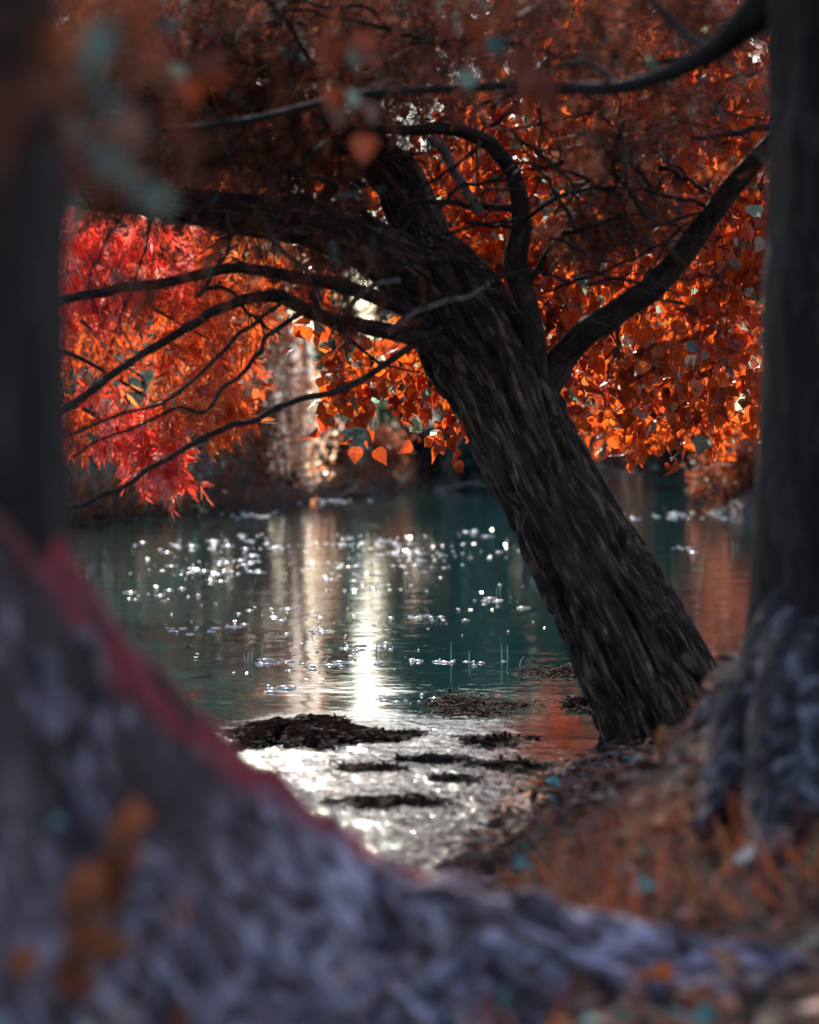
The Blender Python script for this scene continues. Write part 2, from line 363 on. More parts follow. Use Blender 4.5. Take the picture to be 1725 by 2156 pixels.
# ------------------------------------------------------------------ helpers for branches in picture directions
def vpath(pts):            # (X, Y, d, width in picture px)
    P = np.array([at(p[0], p[1], p[2]) for p in pts]); r = np.array([p[3]*.5*p[2]/F for p in pts]); return P, r
def branch(parent, pts, name='limb', m=None, sides=14, amp=.003, wob=0.0, n=None, seed=None):
    P, r = vpath(pts); mb = MB()
    tube(mb, P, r, sides, n or len(pts)*10, amp, (0, 0, 0), (26, 6), wob=wob, seed=random.random()*50 if seed is None else seed)
    return mb.build(name, m or M_limb, parent)
def dd(pts, d0, d1, w0, w1):
    n = len(pts); return [(x, y, d0+(d1-d0)*k/(n-1), w0+(w1-w0)*k/(n-1)) for k, (x, y) in enumerate(pts)]

# ------------------------------------------------------------------ the leaning tree
base = on_z(1405, 1560, 0.0)
lean = empty('leaning_cypress', base, 'dark leaning tree with deeply furrowed trunk rising over the water from the right bank', 'tree')
D = 11.2
P, r = vpath([(1468, 1700, D, 400), (1432, 1600, D, 335), (1397, 1500, D, 280), (1352, 1400, D, 256), (1282, 1260, D, 236), (1220, 1150, D, 216), (1172, 1060, D, 204), (1115, 950, D, 204), (1062, 830, D, 220), (1018, 745, D, 228), (978, 680, D-.02, 218), (932, 605, D-.05, 190), (885, 540, D-.1, 150)])
mb = MB(); Pt, rt, Tt = tube(mb, P, r, 320, 1000, .042, (0, 0, 0), (12, 1.8), seed=2, plates=True)
cc = np.concatenate(mb.c); vv = np.concatenate(mb.v)
ln = fbm(vv*2.2+4, 2); cc[:, 0] = np.clip((ln-.46)*4, 0, .5); mb.c = [cc]; mb.v = [vv]; mb.b = [np.concatenate(mb.b)]
mb.build('trunk', M_bark, lean)
limbs = [
 ([(945, 640, D-.05, 150), (900, 545, D-.05, 135), (880, 480, D, 118), (850, 400, D, 108), (790, 330, D-.1, 95), (720, 280, D-.2, 85), (600, 225, D-.3, 72), (430, 190, D-.5, 55), (200, 150, D-.8, 40)], M_bark, .014, 40),
 ([(930, 640, D, 170), (860, 570, D-.1, 140), (760, 510, D-.25, 108), (640, 468, D-.4, 96), (500, 450, D-.6, 84), (340, 425, D-.8, 68), (170, 410, D-1, 52), (-20, 380, D-1.2, 40)], M_bark, .014, 40),
 ([(1090, 900, D+.05, 70), (1160, 800, D, 66), (1185, 755, D, 60), (1235, 700, D-.1, 58), (1310, 650, D-.2, 54), (1390, 590, D-.3, 55), (1450, 520, D-.4, 50), (1500, 450, D-.5, 46), (1556, 380, D-.6, 44), (1660, 260, D-.8, 36)], M_limb, .006, 20),
 ([(1150, 900, D+.16, 44), (1134, 820, D-.02, 52), (1126, 755, D-.14, 48), (1122, 690, D-.2, 44), (1104, 620, D-.2, 46), (1086, 560, D-.2, 52), (1096, 480, D-.2, 44), (1090, 410, D-.2, 36), (1074, 350, D-.25, 34), (1040, 310, D-.3, 32), (1000, 287, D-.35, 30), (930, 270, D-.4, 26), (850, 275, D-.5, 22), (760, 268, D-.6, 16)], M_limb, .005, 18),
 ([(930, 725, D-.25, 40), (860, 706, D-.45, 38), (752, 684, D-.6, 34), (671, 664, D-.7, 32), (585, 626, D-.8, 30), (523, 628, D-.9, 24), (450, 656, D-1, 22), (394, 688, D-1.05, 20), (330, 728, D-1.1, 19), (249, 780, D-1.2, 18), (189, 825, D-1.3, 18), (80, 900, D-1.5, 14)], M_limb, .003, 14),
 ([(900, 680, D-.2, 40), (830, 640, D-.3, 34), (752, 612, D-.4, 30), (671, 592, D-.5, 28), (571, 575, D-.6, 25), (490, 563, D-.7, 23), (410, 580, D-.8, 22), (330, 600, D-.9, 22), (250, 608, D-1, 22), (169, 624, D-1.1, 20), (40, 650, D-1.3, 14)], M_limb, .003, 14),
]
for pts, m, a, s in limbs: branch(lean, pts, 'limb', m, s, a, wob=.006)
thin = [
 (dd([(601, 632), (560, 660), (510, 700), (470, 742), (430, 780), (382, 825), (330, 853), (260, 872), (209, 889), (150, 915)], D-.8, D-1.5, 10, 7), M_limb),
 (dd([(640, 655), (591, 688), (555, 712), (543, 748), (510, 788), (466, 820), (450, 853), (426, 869), (390, 861), (362, 863), (290, 897), (229, 921), (150, 960)], D-.75, D-1.5, 12, 7), M_limb),
 (dd([(930, 690), (862, 736), (792, 780), (712, 825), (631, 841), (571, 865), (531, 889), (470, 901), (410, 933), (330, 977), (270, 1018), (209, 1046), (140, 1070)], D-.35, D-1.5, 15, 12), M_limb),
 (dd([(905, 288), (940, 330), (970, 380), (1000, 430), (1010, 445)], D-.5, D-.4, 18, 22), M_pale),
 (dd([(815, 702), (850, 675), (900, 648), (950, 632), (985, 624), (1015, 606), (1040, 590)], D-.6, D-.4, 16, 10), M_pale),
 (dd([(862, 424), (930, 428), (983, 431), (1030, 433), (1095, 440)], D-.6, D-.2, 10, 16), M_limb),
 (dd([(870, 497), (963, 489), (1023, 473), (1090, 480)], D-.6, D-.2, 6, 9), M_limb),
 (dd([(1100, 470), (1150, 430), (1210, 405), (1290, 395), (1370, 400)], D-.3, D-.9, 10, 6), M_limb),
 (dd([(1059, 276), (1143, 260), (1224, 240), (1264, 248), (1296, 272), (1330, 330)], D-.3, D-.6, 6, 9), M_limb),
 (dd([(1110, 600), (1160, 520), (1200, 490), (1250, 470), (1320, 450)], D-.2, D-.8, 16, 8), M_limb),
 (dd([(862, 91), (983, 83), (1063, 91), (1123, 107), (1184, 119), (1264, 121), (1345, 129), (1440, 120), (1560, 95)], D-2, D-2, 7, 12), M_limb),
 (dd([(1453, 292), (1500, 287), (1556, 280), (1640, 262)], D-1, D-1, 8, 16), M_limb),
 (dd([(1360, 400), (1409, 412), (1450, 422), (1488, 436)], D-.6, D-.5, 6, 10), M_limb),
 (dd([(1365, 480), (1420, 462), (1485, 445), (1500, 440)], D-.6, D-.5, 5, 9), M_limb),
 (dd([(1330, 610), (1365, 570), (1410, 505), (1450, 470), (1490, 455)], D+.3, D-.4, 4, 9), M_limb),
 (dd([(1140, 618), (1200, 597), (1262, 575), (1330, 545), (1400, 510)], D+.2, D-.2, 5, 8), M_limb),
 (dd([(700, 700), (740, 640), (790, 600), (840, 590)], D-.7, D-.4, 8, 14), M_pale),
 (dd([(460, 250), (560, 330), (640, 370), (700, 390), (800, 470)], D-1.2, D-.4, 6, 16), M_limb),
 (dd([(560, 470), (590, 520), (640, 570), (680, 650)], D-.9, D-.9, 14, 5), M_pale),
 (dd([(330, 420), (420, 350), (540, 320), (700, 300)], D-1, D-.5, 6, 14), M_limb),
]
for pts, m in thin: branch(lean, pts, 'branch', m, 9, .0012, wob=.011)

poly_pick = [(300, 180), (450, 120), (600, 90), (760, 80), (900, 120), (1050, 230), (1200, 90), (1350, 60), (1480, 180), (1250, 330), (1330, 420), (1420, 350), (700, 330), (560, 300), (420, 330), (960, 470), (1180, 560), (1300, 250), (760, 470), (560, 470), (350, 380), (480, 590), (690, 610), (1150, 470), (1500, 520), (1400, 640), (1240, 640), (850, 330)]
def tangle(parent, X, Y, d, ang, L, w0, k=7, m=None):
    p0 = at(X, Y, d); mb = MB(); a = ang; P = [p0]
    for q in range(5):
        a += rng.normal()*.35; st = L/5; P.append(P[-1]+np.array((math.cos(a)*st, rng.normal()*.04, math.sin(a)*st-.012*q)))
    r = np.linspace(w0, w0*.25, 6)*.5*d/F; PP, rr, TT = tube(mb, P, r, 6, 36, 0, (0, 0, 0), wob=.012, seed=rng.random()*90)
    for q in range(k):
        t = rng.integers(6, 35); e = PP[t]+(TT[t]*.7+rdir(1)[0]*.8+np.array((0, 0, -.25)))*rng.uniform(.06, .2); md = (PP[t]+e)/2+rng.normal(size=3)*.015
        tube(mb, [PP[t], md, e], [rr[t]*.6, rr[t]*.45, .0006], 4, 9, 0, (0, 0, 0))
    mb.build('branch', m or M_limb, parent)
for q in range(72):
    X, Y = poly_pick[q % len(poly_pick)]; X += rng.normal()*60; Y += rng.normal()*28
    tangle(lean, X, Y, rng.uniform(9.7, 11.2), rng.choice([math.pi*.97, .1, -2.4, -.8, 2.6, .5])+rng.normal()*.3, rng.uniform(.35, .9), rng.uniform(6, 13), 8)
# feathery foliage of the leaning tree: sprays set along side twigs
def cyp_cols(n): return pal(n, [(.17, .055, .035), (.19, .08, .06), (.28, .085, .035), (.07, .03, .025), (.12, .2, .18)], [5, 3, 2.5, 3.5, .8], .35)
def cypress(mb, X, Y, d, k, L, droop=.6):
    """k sprays around a point cluster; X,Y,d arrays"""
    C = ats(X, Y, d); n = len(C)
    tw = nrm(rng.normal(size=(n, 3))*np.array((1, .7, .5))+np.array((-.4, 0, -.35)))
    for a in range(k):
        t = rng.random((n, 1))
        p = C+tw*(t-.5)*.5*1.0+rng.normal(size=(n, 3))*.02
        ax = nrm(tw*.6+rdir(n)*.8+np.array((0, 0, -droop)))
        nm = nrm(rdir(n)+np.array((0, -.3, .8)))
        inst(mb, SP_V, SP_F, p, basis(ax, nm), L*rng.uniform(.6, 1.25, n), cyp_cols(n))
    # the fine side twigs
    q = rng.permutation(n)[:n//2]
    a0 = C[q]-tw[q]*.27; a1 = C[q]+tw[q]*.27; s = np.cross(tw[q], (0, 1, 0)); s = nrm(s)*.0025
    v = np.stack([a0-s, a0+s, a1], 1); f = np.arange(len(q)*3).reshape(-1, 3); mb.add(v.reshape(-1, 3), f, (.04, .028, .024))
def poly_sample(poly, n):
    poly = np.array(poly, float); lo, hi = poly.min(0), poly.max(0); out = np.zeros((0, 2))
    while len(out) < n:
        p = rng.uniform(lo, hi, (n*3, 2)); ins = np.zeros(len(p), bool); m = len(poly)
        for a in range(m):
            x1, y1 = poly[a]; x2, y2 = poly[(a+1) % m]
            c = ((y1 > p[:, 1]) != (y2 > p[:, 1])) & (p[:, 0] < (x2-x1)*(p[:, 1]-y1)/(y2-y1+1e-9)+x1); ins ^= c
        out = np.vstack([out, p[ins]])
    return out[:n]
mb = MB()
regions = [  # polygon, clusters, sprays, d0, d1, size
 ([(100, -60), (980, -60), (900, 60), (840, 150), (760, 270), (640, 330), (420, 330), (100, 430)], 900, 9, 9.8, 12.6, .14),
 ([(100, 320), (420, 270), (700, 260), (820, 330), (760, 420), (830, 470), (900, 540), (840, 600), (700, 540), (560, 500), (420, 470), (260, 450), (100, 440)], 190, 9, 11.0, 12.6, .15),
 ([(200, 330), (700, 300), (820, 420), (760, 560), (560, 500), (260, 440)], 60, 5, 9.6, 10.6, .12),
 ([(100, -80), (1000, -80), (1000, 90), (900, 190), (100, 190)], 330, 9, 11.6, 13.2, .17),
 ([(800, -60), (1700, -60), (1700, 60), (1450, 100), (1250, 190), (1000, 190), (820, 130)], 230, 8, 8.6, 11.0, .14),
 ([(1200, 420), (1240, 360), (1310, 310), (1380, 310), (1420, 370), (1420, 460), (1340, 510), (1260, 540), (1190, 540)], 95, 9, 10.6, 11.6, .14),
 ([(1260, 180), (1420, 170), (1440, 300), (1330, 330), (1240, 300)], 45, 7, 9.4, 11, .13),
 ([(560, 520), (760, 560), (860, 660), (760, 690), (640, 640)], 28, 7, 10, 10.8, .12),
 ([(780, 170), (980, 190), (960, 240), (880, 330), (800, 320), (740, 260)], 70, 8, 10.9, 12.2, .13),
 ([(150, 560), (560, 540), (560, 610), (330, 680), (150, 700)], 26, 6, 9.4, 10.4, .12),
 ([(580, 280), (780, 300), (780, 540), (640, 520)], 75, 8, 11.1, 12.2, .13),
 ([(1420, 170), (1700, 120), (1700, 330), (1480, 300)], 30, 7, 9.6, 11.2, .13),
]
for poly, nc, k, d0, d1, L in regions:
    p = poly_sample(poly, nc); cypress(mb, p[:, 0], p[:, 1], rng.uniform(d0, d1, nc), k, L)
# unseen crown above the picture, put there to block the sun
n = 420; X = rng.uniform(-500, 1300, n); Y = rng.uniform(-1500, -260, n); cypress(mb, X, Y, rng.uniform(8.2, 11.8, n), 7, .34)
mb.build('foliage', M_needle, lean, smooth=False)

# ------------------------------------------------------------------ the poplar behind
pop = empty('poplar_tree', (3.6, 15.5, gz(3.6, 15.5)), 'poplar with hanging orange heart-shaped leaves behind the leaning trunk', 'tree')
mb = MB(); tube(mb, [(3.6, 15.5, -.1), (3.5, 15.5, 2), (3.3, 15.4, 4.5), (3.1, 15.3, 7.5), (3.0, 15.3, 10)], [.3, .24, .2, .13, .05], 40, 90, .02, (0, 0, 0), (10, 2.5)); mb.build('trunk', M_bark, pop)
for k in range(12):
    z0 = rng.uniform(2.2, 6.5); x1 = rng.uniform(-.2, 2.2); y1 = rng.uniform(13, 17); zt = z0+rng.uniform(.3, 1.3)
    mb = MB(); tube(mb, [(3.4, 15.4, z0), (2.7, 15.4+(y1-15.4)*.3, zt-.1), (1.9, 15.4+(y1-15.4)*.6, zt+.1), (x1, y1, zt-rng.uniform(.3, .9))], [.06, .045, .03, .012], 10, 40, .003, (0, 0, 0), wob=.05, seed=k); mb.build('limb', M_limb, pop)
OR = [(.58, .105, .014), (.50, .08, .013), (.36, .056, .014), (.64, .15, .025), (.2, .04, .016), (.55, .06, .018), (.2, .34, .29), (.45, .5, .45)]  # last two colours paint sky reflections and glints onto leaves
ORW = [6, 6, 4, 2, 2.5, 1.2, .7, .35]
def twig_leaves(mb, T0, drop, nl, size, cols, wts, tv=PL_VAR, tf=PL_F, spread=.06, twc=(.03, .02, .017), lean_=(-.25, 0, -1.0), mi=0):
    n = len(T0); dr = nrm(rng.normal(size=(n, 3))*.35+np.array(lean_)); L = drop*rng.uniform(.5, 1.3, (n, 1))
    s = nrm(np.cross(dr, rdir(n)))*.0042; s2 = nrm(np.cross(dr, s))*.0042; mid = T0+dr*L*.5+rng.normal(size=(n, 3))*L*.06; end = T0+dr*L+np.array((0, 0, -.03))
    v = np.stack([T0-s, T0+s, T0+s2, mid-s*.8, mid+s*.8, mid+s2*.8, end], 1)
    f4 = np.array([(0, 1, 4, 3), (1, 2, 5, 4), (2, 0, 3, 5)]); f3 = np.array([(3, 4, 6), (4, 5, 6), (5, 3, 6)])
    off = (np.arange(n)*7)[:, None, None]
    k0 = mb.n; mb.add(v.reshape(-1, 3), (f4[None]+off).reshape(-1, 4), twc, None, mi)
    mb.f.append((f3[None]+off).reshape(-1, 3)+k0); mb.mi.append(np.full(n*3, mi))
    for a in range(nl):
        t = (a+rng.random((n, 1)))/nl
        on = np.where(t < .5, T0+(mid-T0)*t*2, mid+(end-mid)*(t-.5)*2)
        side = nrm(np.cross(dr, rdir(n))); p = on+side*rng.uniform(.3, 1, (n, 1))*spread
        ax = nrm(side*.7+rdir(n)*.55+np.array((0, 0, -.85)))
        nm = nrm(rdir(n)*.9+np.array((0, -.75, .45)))
        sz = size*rng.uniform(.45, 1.25, n); pc = pal(n, cols, wts, .2)
        tvs = tv if isinstance(tv, list) else [tv]; wh = rng.integers(0, len(tvs), n); bs = basis(ax, nm)
        for g, tg in enumerate(tvs):
            w_ = wh == g
            if w_.any(): inst(mb, tg, tf, p[w_], bs[w_], sz[w_], pc[w_], mi)
mb = MB()
pr = [([(905, 210), (1300, 190), (1725, 150), (1800, 880), (1560, 900), (1430, 900), (1330, 860), (1200, 860), (1090, 880), (1000, 800), (930, 500)], 520, 12.6, 15.5, 11),
      ([(700, 690), (880, 700), (1010, 800), (1040, 940), (980, 940), (900, 880), (800, 840), (730, 870), (680, 850), (690, 760)], 44, 12.8, 14.2, 10),
      ([(880, -120), (1800, -120), (1800, 260), (900, 240), (760, 100)], 260, 12.8, 16, 11),
      ([(1180, 800), (1460, 800), (1800, 840), (1800, 900), (1440, 890), (1280, 880)], 70, 14, 17, 10),
      ([(600, 590), (690, 600), (680, 640), (610, 640)], 5, 13, 14, 7),
      ([(990, 190), (1110, 190), (1110, 400), (1000, 400)], 16, 13, 15, 10),
      ([(860, 270), (980, 290), (980, 420), (900, 410)], 13, 13, 15, 10),
      ([(470, 290), (720, 260), (760, 420), (560, 420)], 26, 13, 15, 9),
      ([(520, 480), (760, 500), (720, 620), (540, 600)], 16, 13, 15, 8),
      ([(660, 240), (860, 330), (840, 420), (740, 380), (600, 300)], 16, 13, 15, 9)]
for poly, n, d0, d1, nl in pr:
    p = poly_sample(poly, n); d = rng.uniform(d0, d1, n)
    if n > 100:
        m_ = n*6//10; ce = poly_sample(poly, n//11); dc = rng.uniform(d0, d1, len(ce)); kk = rng.integers(0, len(ce), m_); p[:m_] = ce[kk]+rng.normal(size=(m_, 2))*np.array((42, 30)); d[:m_] = dc[kk]+rng.normal(size=m_)*.15
    T0 = ats(p[:, 0], p[:, 1]-45, d); twig_leaves(mb, T0, .32, nl, .097, OR, ORW)
# farther and smaller behind, and the crown that reaches above the picture
p = poly_sample([(1060, 500), (1800, 400), (1800, 900), (1480, 925), (1330, 900), (1240, 915), (1110, 925)], 520); twig_leaves(mb, ats(p[:, 0], p[:, 1]-25, rng.uniform(17.5, 26, 520)), .4, 11, .10, OR, ORW)
n = 520; T0 = np.stack([rng.uniform(.3, 5, n), rng.uniform(12.5, 18.5, n), rng.uniform(4.3, 9, n)], -1); twig_leaves(mb, T0, .5, 10, .15, OR, ORW)  # unseen upper crown, added to shade the foreground
mb.build('crown', M_leaf_orange, pop, smooth=False)

# ------------------------------------------------------------------ red tree on the left
red = empty('red_leaved_tree', (-4.6, 20.5, -.3), 'tree with drooping scarlet and orange pinnate leaves hanging over the water at the left', 'tree')
mb = MB(); tube(mb, [(-4.6, 20.5, -.6), (-4.5, 20.4, 1.5), (-4.4, 20.3, 3.5), (-4.1, 20.2, 6)], [.2, .16, .12, .05], 30, 60, .012, (0, 0, 0), (10, 2.5)); mb.build('trunk', M_bark, red)
for k in range(9):
    z0 = 1.3+k*.35; xt = rng.uniform(-2.6, -1.5); mb = MB()
    tube(mb, [(-4.45, 20.4, z0), (-3.7, 20.2+rng.uniform(-.4, .4), z0+.45), (-3, 20+rng.uniform(-.7, .7), z0+.5), (xt, 19.8+rng.uniform(-1, 1), z0-.1)], [.045, .035, .022, .008], 9, 40, .002, (0, 0, 0), wob=.04, seed=k+20); mb.build('limb', M_limb, red)
def pinnate(seed):
    g = np.random.default_rng(seed); RV, RF = [], []
    for a in range(7):
        t = (.3+.1*a if a < 6 else 1.0)+g.normal()*.03; sdir = (1 if a % 2 else -1) if a < 6 else 0
        ang = R(38)*sdir+g.normal()*.25; dr = g.uniform(.05, .5); ln = g.uniform(.6, 1.1); b = len(RV)
        for (x, y, z) in LN_V*np.array((.72, .46, .6))*ln:
            RV.append(((t*.6)+x*math.cos(ang)-y*math.sin(ang), x*math.sin(ang)+y*math.cos(ang), z-dr*x))
        RF += [tuple(b+q for q in f) for f in LN_F]
    b = len(RV); RV += [(0, .006, 0), (0, -.006, 0), (.6, 0, 0)]; RF.append((b, b+1, b+2))
    return np.array(RV), np.array(RF)
RVAR = [pinnate(k) for k in range(5)]; RV = [q[0] for q in RVAR]; RF = RVAR[0][1]
def red_fill(mb, poly, n, d0, d1, cols, wts, size=.2, nl=6):
    p = poly_sample(poly, n); d = rng.uniform(d0, d1, n); T0 = ats(p[:, 0], p[:, 1]-35, d)
    twig_leaves(mb, T0, .3, nl, size, cols, wts, RV, RF, .05, lean_=(.15, 0, -1))
SC = [(.85, .09, .05), (.9, .17, .13), (.75, .06, .03), (.92, .42, .38)]; SO = [(.66, .14, .03), (.6, .10, .022), (.40, .07, .022), (.72, .22, .06)]  # pinker scarlets put sun highlights into the leaf colour
mb = MB()
red_fill(mb, [(60, 420), (230, 440), (420, 500), (420, 600), (330, 610), (60, 640)], 120, 18.5, 20.5, SC, [5, 3, 3, 1.5])
red_fill(mb, [(300, 500), (520, 520), (640, 560), (560, 640), (520, 760), (480, 880), (400, 800), (340, 700)], 95, 18.5, 21, SO, [4, 4, 3, 1.5])
red_fill(mb, [(60, 620), (300, 640), (420, 700), (430, 780), (330, 800), (60, 760)], 50, 19, 21.5, SO, [3, 4, 4, 1])
red_fill(mb, [(200, 830), (330, 860), (400, 960), (400, 1040), (330, 1010), (250, 960)], 46, 18.5, 20, SC, [4, 4, 3, 3])
red_fill(mb, [(300, 820), (480, 810), (520, 880), (440, 900), (330, 900)], 26, 18.5, 20, SO, [4, 4, 2, 2])
red_fill(mb, [(60, 820), (230, 850), (250, 900), (60, 930)], 14, 18.5, 20, SO, [4, 4, 2, 2])
red_fill(mb, [(60, 260), (560, 260), (620, 480), (60, 420)], 60, 20, 22.5, SO, [3, 4, 5, 1])
n = 25; T0 = np.stack([rng.uniform(-6, -2.0, n), rng.uniform(19, 23, n), rng.uniform(4.2, 6.5, n)], -1); twig_leaves(mb, T0, .4, 6, .25, SO, [4, 4, 2, 1], RV, RF)
mb.build('crown', M_leaf_red, red, smooth=False)

# ------------------------------------------------------------------ far bank vegetation
def crown_leaves(mb, c, rad, n, size, cols, wts, clumps=26, tv=OV_V, tf=OV_F, droop=.2, shell=.55):
    u = rdir(clumps)*rng.uniform(shell, 1, (clumps, 1)); cl = np.array(c)+u*np.array(rad); k = rng.integers(0, clumps, n)
    cr = np.array(rad)*.34*rng.uniform(.6, 1.3, (clumps, 1))
    p = cl[k]+rng.normal(size=(n, 3))*cr[k]*.75
    p = p[p[:, 2] > .05]; n = len(p)
    ax = nrm(rdir(n)+np.array((0, 0, -droop*2))); nm = nrm(rdir(n)+np.array((0, -.3, .5)))
    cl_t = rng.uniform(.75, 1.25, (clumps, 1))
    inst(mb, tv, tf, p, basis(ax, nm), size*rng.uniform(.6, 1.3, n), np.clip(pal(n, cols, wts)*cl_t[rng.integers(0, clumps, n)], 0, .95))
def far_tree(name, label, cat, X, Ybase, d, wid, h, cols, wts, n, size, stems=1, group=None, low=.25, tv=OV_V, tf=OV_F, droop=.2, clumps=26, lm=None):
    x = (X-CX)/F*d; zb = float(gz(x, d)); zb = max(zb, 0)
    if Ybase is not None: zb = max(zb-.02, -.05)
    o = empty(name, (x, d, zb), label, cat, group)
    for s in range(stems):
        a = rng.uniform(-.3, .3)*wid; mb = MB(); r0 = min(.16, .02*h+.01)/math.sqrt(stems)
        tube(mb, [(x+a*.2, d, zb-.15), (x+a*.5, d+rng.uniform(-.1, .1), zb+h*.35), (x+a, d+rng.uniform(-.2, .2), zb+h*.85)], [r0, r0*.75, r0*.25], 8, 20, 0, (0, 0, 0), wob=.06*wid, seed=X+s); mb.build('trunk' if stems == 1 else 'stem', M_farbark, o)
    mb = MB(); hh = h*(1-low)/2
    crown_leaves(mb, (x, d, zb+h-hh*1.0), (wid*.42, wid*.38, hh*.92), n, size, cols, wts, clumps, tv, tf, droop)
    mb.build('crown', lm or M_leaf_far, o, smooth=False); return o
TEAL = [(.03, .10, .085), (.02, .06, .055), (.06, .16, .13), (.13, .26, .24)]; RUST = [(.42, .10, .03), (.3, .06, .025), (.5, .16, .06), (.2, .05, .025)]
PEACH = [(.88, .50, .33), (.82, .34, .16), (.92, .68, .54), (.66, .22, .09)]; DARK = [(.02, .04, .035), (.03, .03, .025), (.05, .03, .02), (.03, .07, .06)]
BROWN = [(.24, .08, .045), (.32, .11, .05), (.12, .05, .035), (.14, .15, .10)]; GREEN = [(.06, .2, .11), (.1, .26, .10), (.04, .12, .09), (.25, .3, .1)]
FT = far_tree
FT('willow_shrub', 'dark teal green willow shrub on the left bank under the red leaves', 'shrub', 250, 1100, 38.5, 4.0, 3.4, TEAL+BROWN, [3, 2, 5, 2.5, 1.5, 1.5, 1, 1], 5200, .13, 4, low=.0, tv=LN_V, tf=LN_F, droop=.6)
FT('willow_shrub', 'brownish willow shrub in the left bank between dark willow and rust bush', 'shrub', 430, 1080, 43.5, 2.6, 2.6, BROWN+TEAL, [3, 4, 3, 1, 2, 2, 1, .3], 3600, .13, 4, low=0, tv=LN_V, tf=LN_F, droop=.6)
FT('rust_bush', 'upright rust orange bush beside the bright peach willow', 'bush', 515, 1068, 45.6, 1.5, 1.9, RUST, [4, 4, 2, 3], 2600, .12, 4, low=0)
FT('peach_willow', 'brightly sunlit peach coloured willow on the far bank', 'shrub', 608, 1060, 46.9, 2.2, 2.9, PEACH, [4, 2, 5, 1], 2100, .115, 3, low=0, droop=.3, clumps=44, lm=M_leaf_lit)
FT('teal_shrub', 'pale teal shrub between peach willow and round rust bush', 'shrub', 728, 1045, 53, 1.0, 1.5, TEAL+[(.5, .6, .5)], [2, 1, 4, 4, 2], 1400, .12, 3, low=0)
FT('round_bush', 'low round rust coloured bush at the waterline in the middle', 'bush', 806, 1036, 54.6, 1.15, 1.15, RUST+[(.4, .13, .07)], [3, 3, 3, 2, 4], 2600, .09, 3, low=0)
FT('peach_sapling', 'slim sapling with pale peach leaves rising above the rust bush', 'tree', 550, 1050, 47.4, 1.5, 4.0, PEACH+TEAL, [3, 2, 3, 1, 2, 2, 1, 1], 1000, .14, 2, low=.4, lm=M_leaf_lit)
FT('thin_tree', 'thin teal leaved tree with sky shining through above the peach willow', 'tree', 640, None, 60, 3.0, 6.4, TEAL, [3, 3, 3, 1.5], 700, .2, 1)
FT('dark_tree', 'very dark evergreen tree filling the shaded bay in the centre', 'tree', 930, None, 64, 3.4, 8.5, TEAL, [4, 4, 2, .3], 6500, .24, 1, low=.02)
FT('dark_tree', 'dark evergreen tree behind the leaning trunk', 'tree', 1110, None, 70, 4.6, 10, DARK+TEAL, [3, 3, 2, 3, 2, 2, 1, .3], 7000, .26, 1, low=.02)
FT('green_tree', 'green tree with yellowish leaves right of the round rust bush', 'tree', 1020, None, 72, 2.6, 9, GREEN, [3, 3, 4, 1], 4500, .24, 1, low=.05)
FT('brown_tree', 'brown autumn tree rising behind the round rust bush', 'tree', 858, None, 66, 1.9, 6.2, BROWN+RUST, [3, 3, 3, 1, 1, 1, 1, 2], 4200, .22, 1, low=.05)
FT('green_tree', 'green tree behind the pale teal shrub', 'tree', 708, None, 62, 1.1, 5.4, GREEN, [3, 3, 3, 2], 3000, .2, 1, low=.02)
FT('brown_tree', 'maroon brown tree behind the brownish willow shrub', 'tree', 440, None, 55, 3.4, 8.5, BROWN+RUST, [4, 3, 4, 1, 1, 2, 0, 2], 6500, .24, 1, low=.02)
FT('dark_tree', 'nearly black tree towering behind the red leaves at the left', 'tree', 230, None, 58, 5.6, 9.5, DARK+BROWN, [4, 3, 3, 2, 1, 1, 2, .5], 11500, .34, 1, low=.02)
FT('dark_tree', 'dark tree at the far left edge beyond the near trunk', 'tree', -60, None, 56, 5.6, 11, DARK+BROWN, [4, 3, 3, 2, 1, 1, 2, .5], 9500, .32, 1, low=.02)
FT('peach_bush', 'sunlit peach orange bush on the farthest bank right of the leaning trunk', 'bush', 1290, 985, 92, 3.2, 3.2, PEACH+RUST, [3, 3, 1, 3, 2, 1, 1, 0], 1700, .28, 3, low=0, lm=M_leaf_lit)
FT('orange_tree', 'orange tree on the farthest bank above the peach bush', 'tree', 1300, None, 98, 4.2, 10, RUST+PEACH, [4, 2, 4, 1, 1, 2, 0, 1], 6500, .34, 1, low=.05)
FT('green_tree', 'dark green tree on the farthest bank between orange trees', 'tree', 1385, None, 103, 3.2, 8, TEAL+GREEN, [3, 3, 2, .5, 2, 2, 2, .5], 4500, .34, 1, low=.02)
FT('orange_tree', 'broad orange tree on the farthest bank toward the right', 'tree', 1490, None, 106, 4.5, 11, RUST+PEACH, [4, 3, 3, 2, .5, 1, 0, 1], 6500, .34, 1, low=.04)
FT('orange_tree', 'rust tree on the right bank behind the waterside bush', 'tree', 1640, None, 52, 4.4, 13, RUST+BROWN, [4, 4, 2, 3, 1, 1, 1, 0], 7500, .24, 1, low=.03)
FT('waterside_bush', 'loose orange leaved bush leaning over the water at the right edge', 'bush', 1575, 1075, 42.5, 1.7, 1.6, RUST+[(.62, .13, .03)], [3, 3, 2, 3, 4], 2400, .11, 5, low=0)
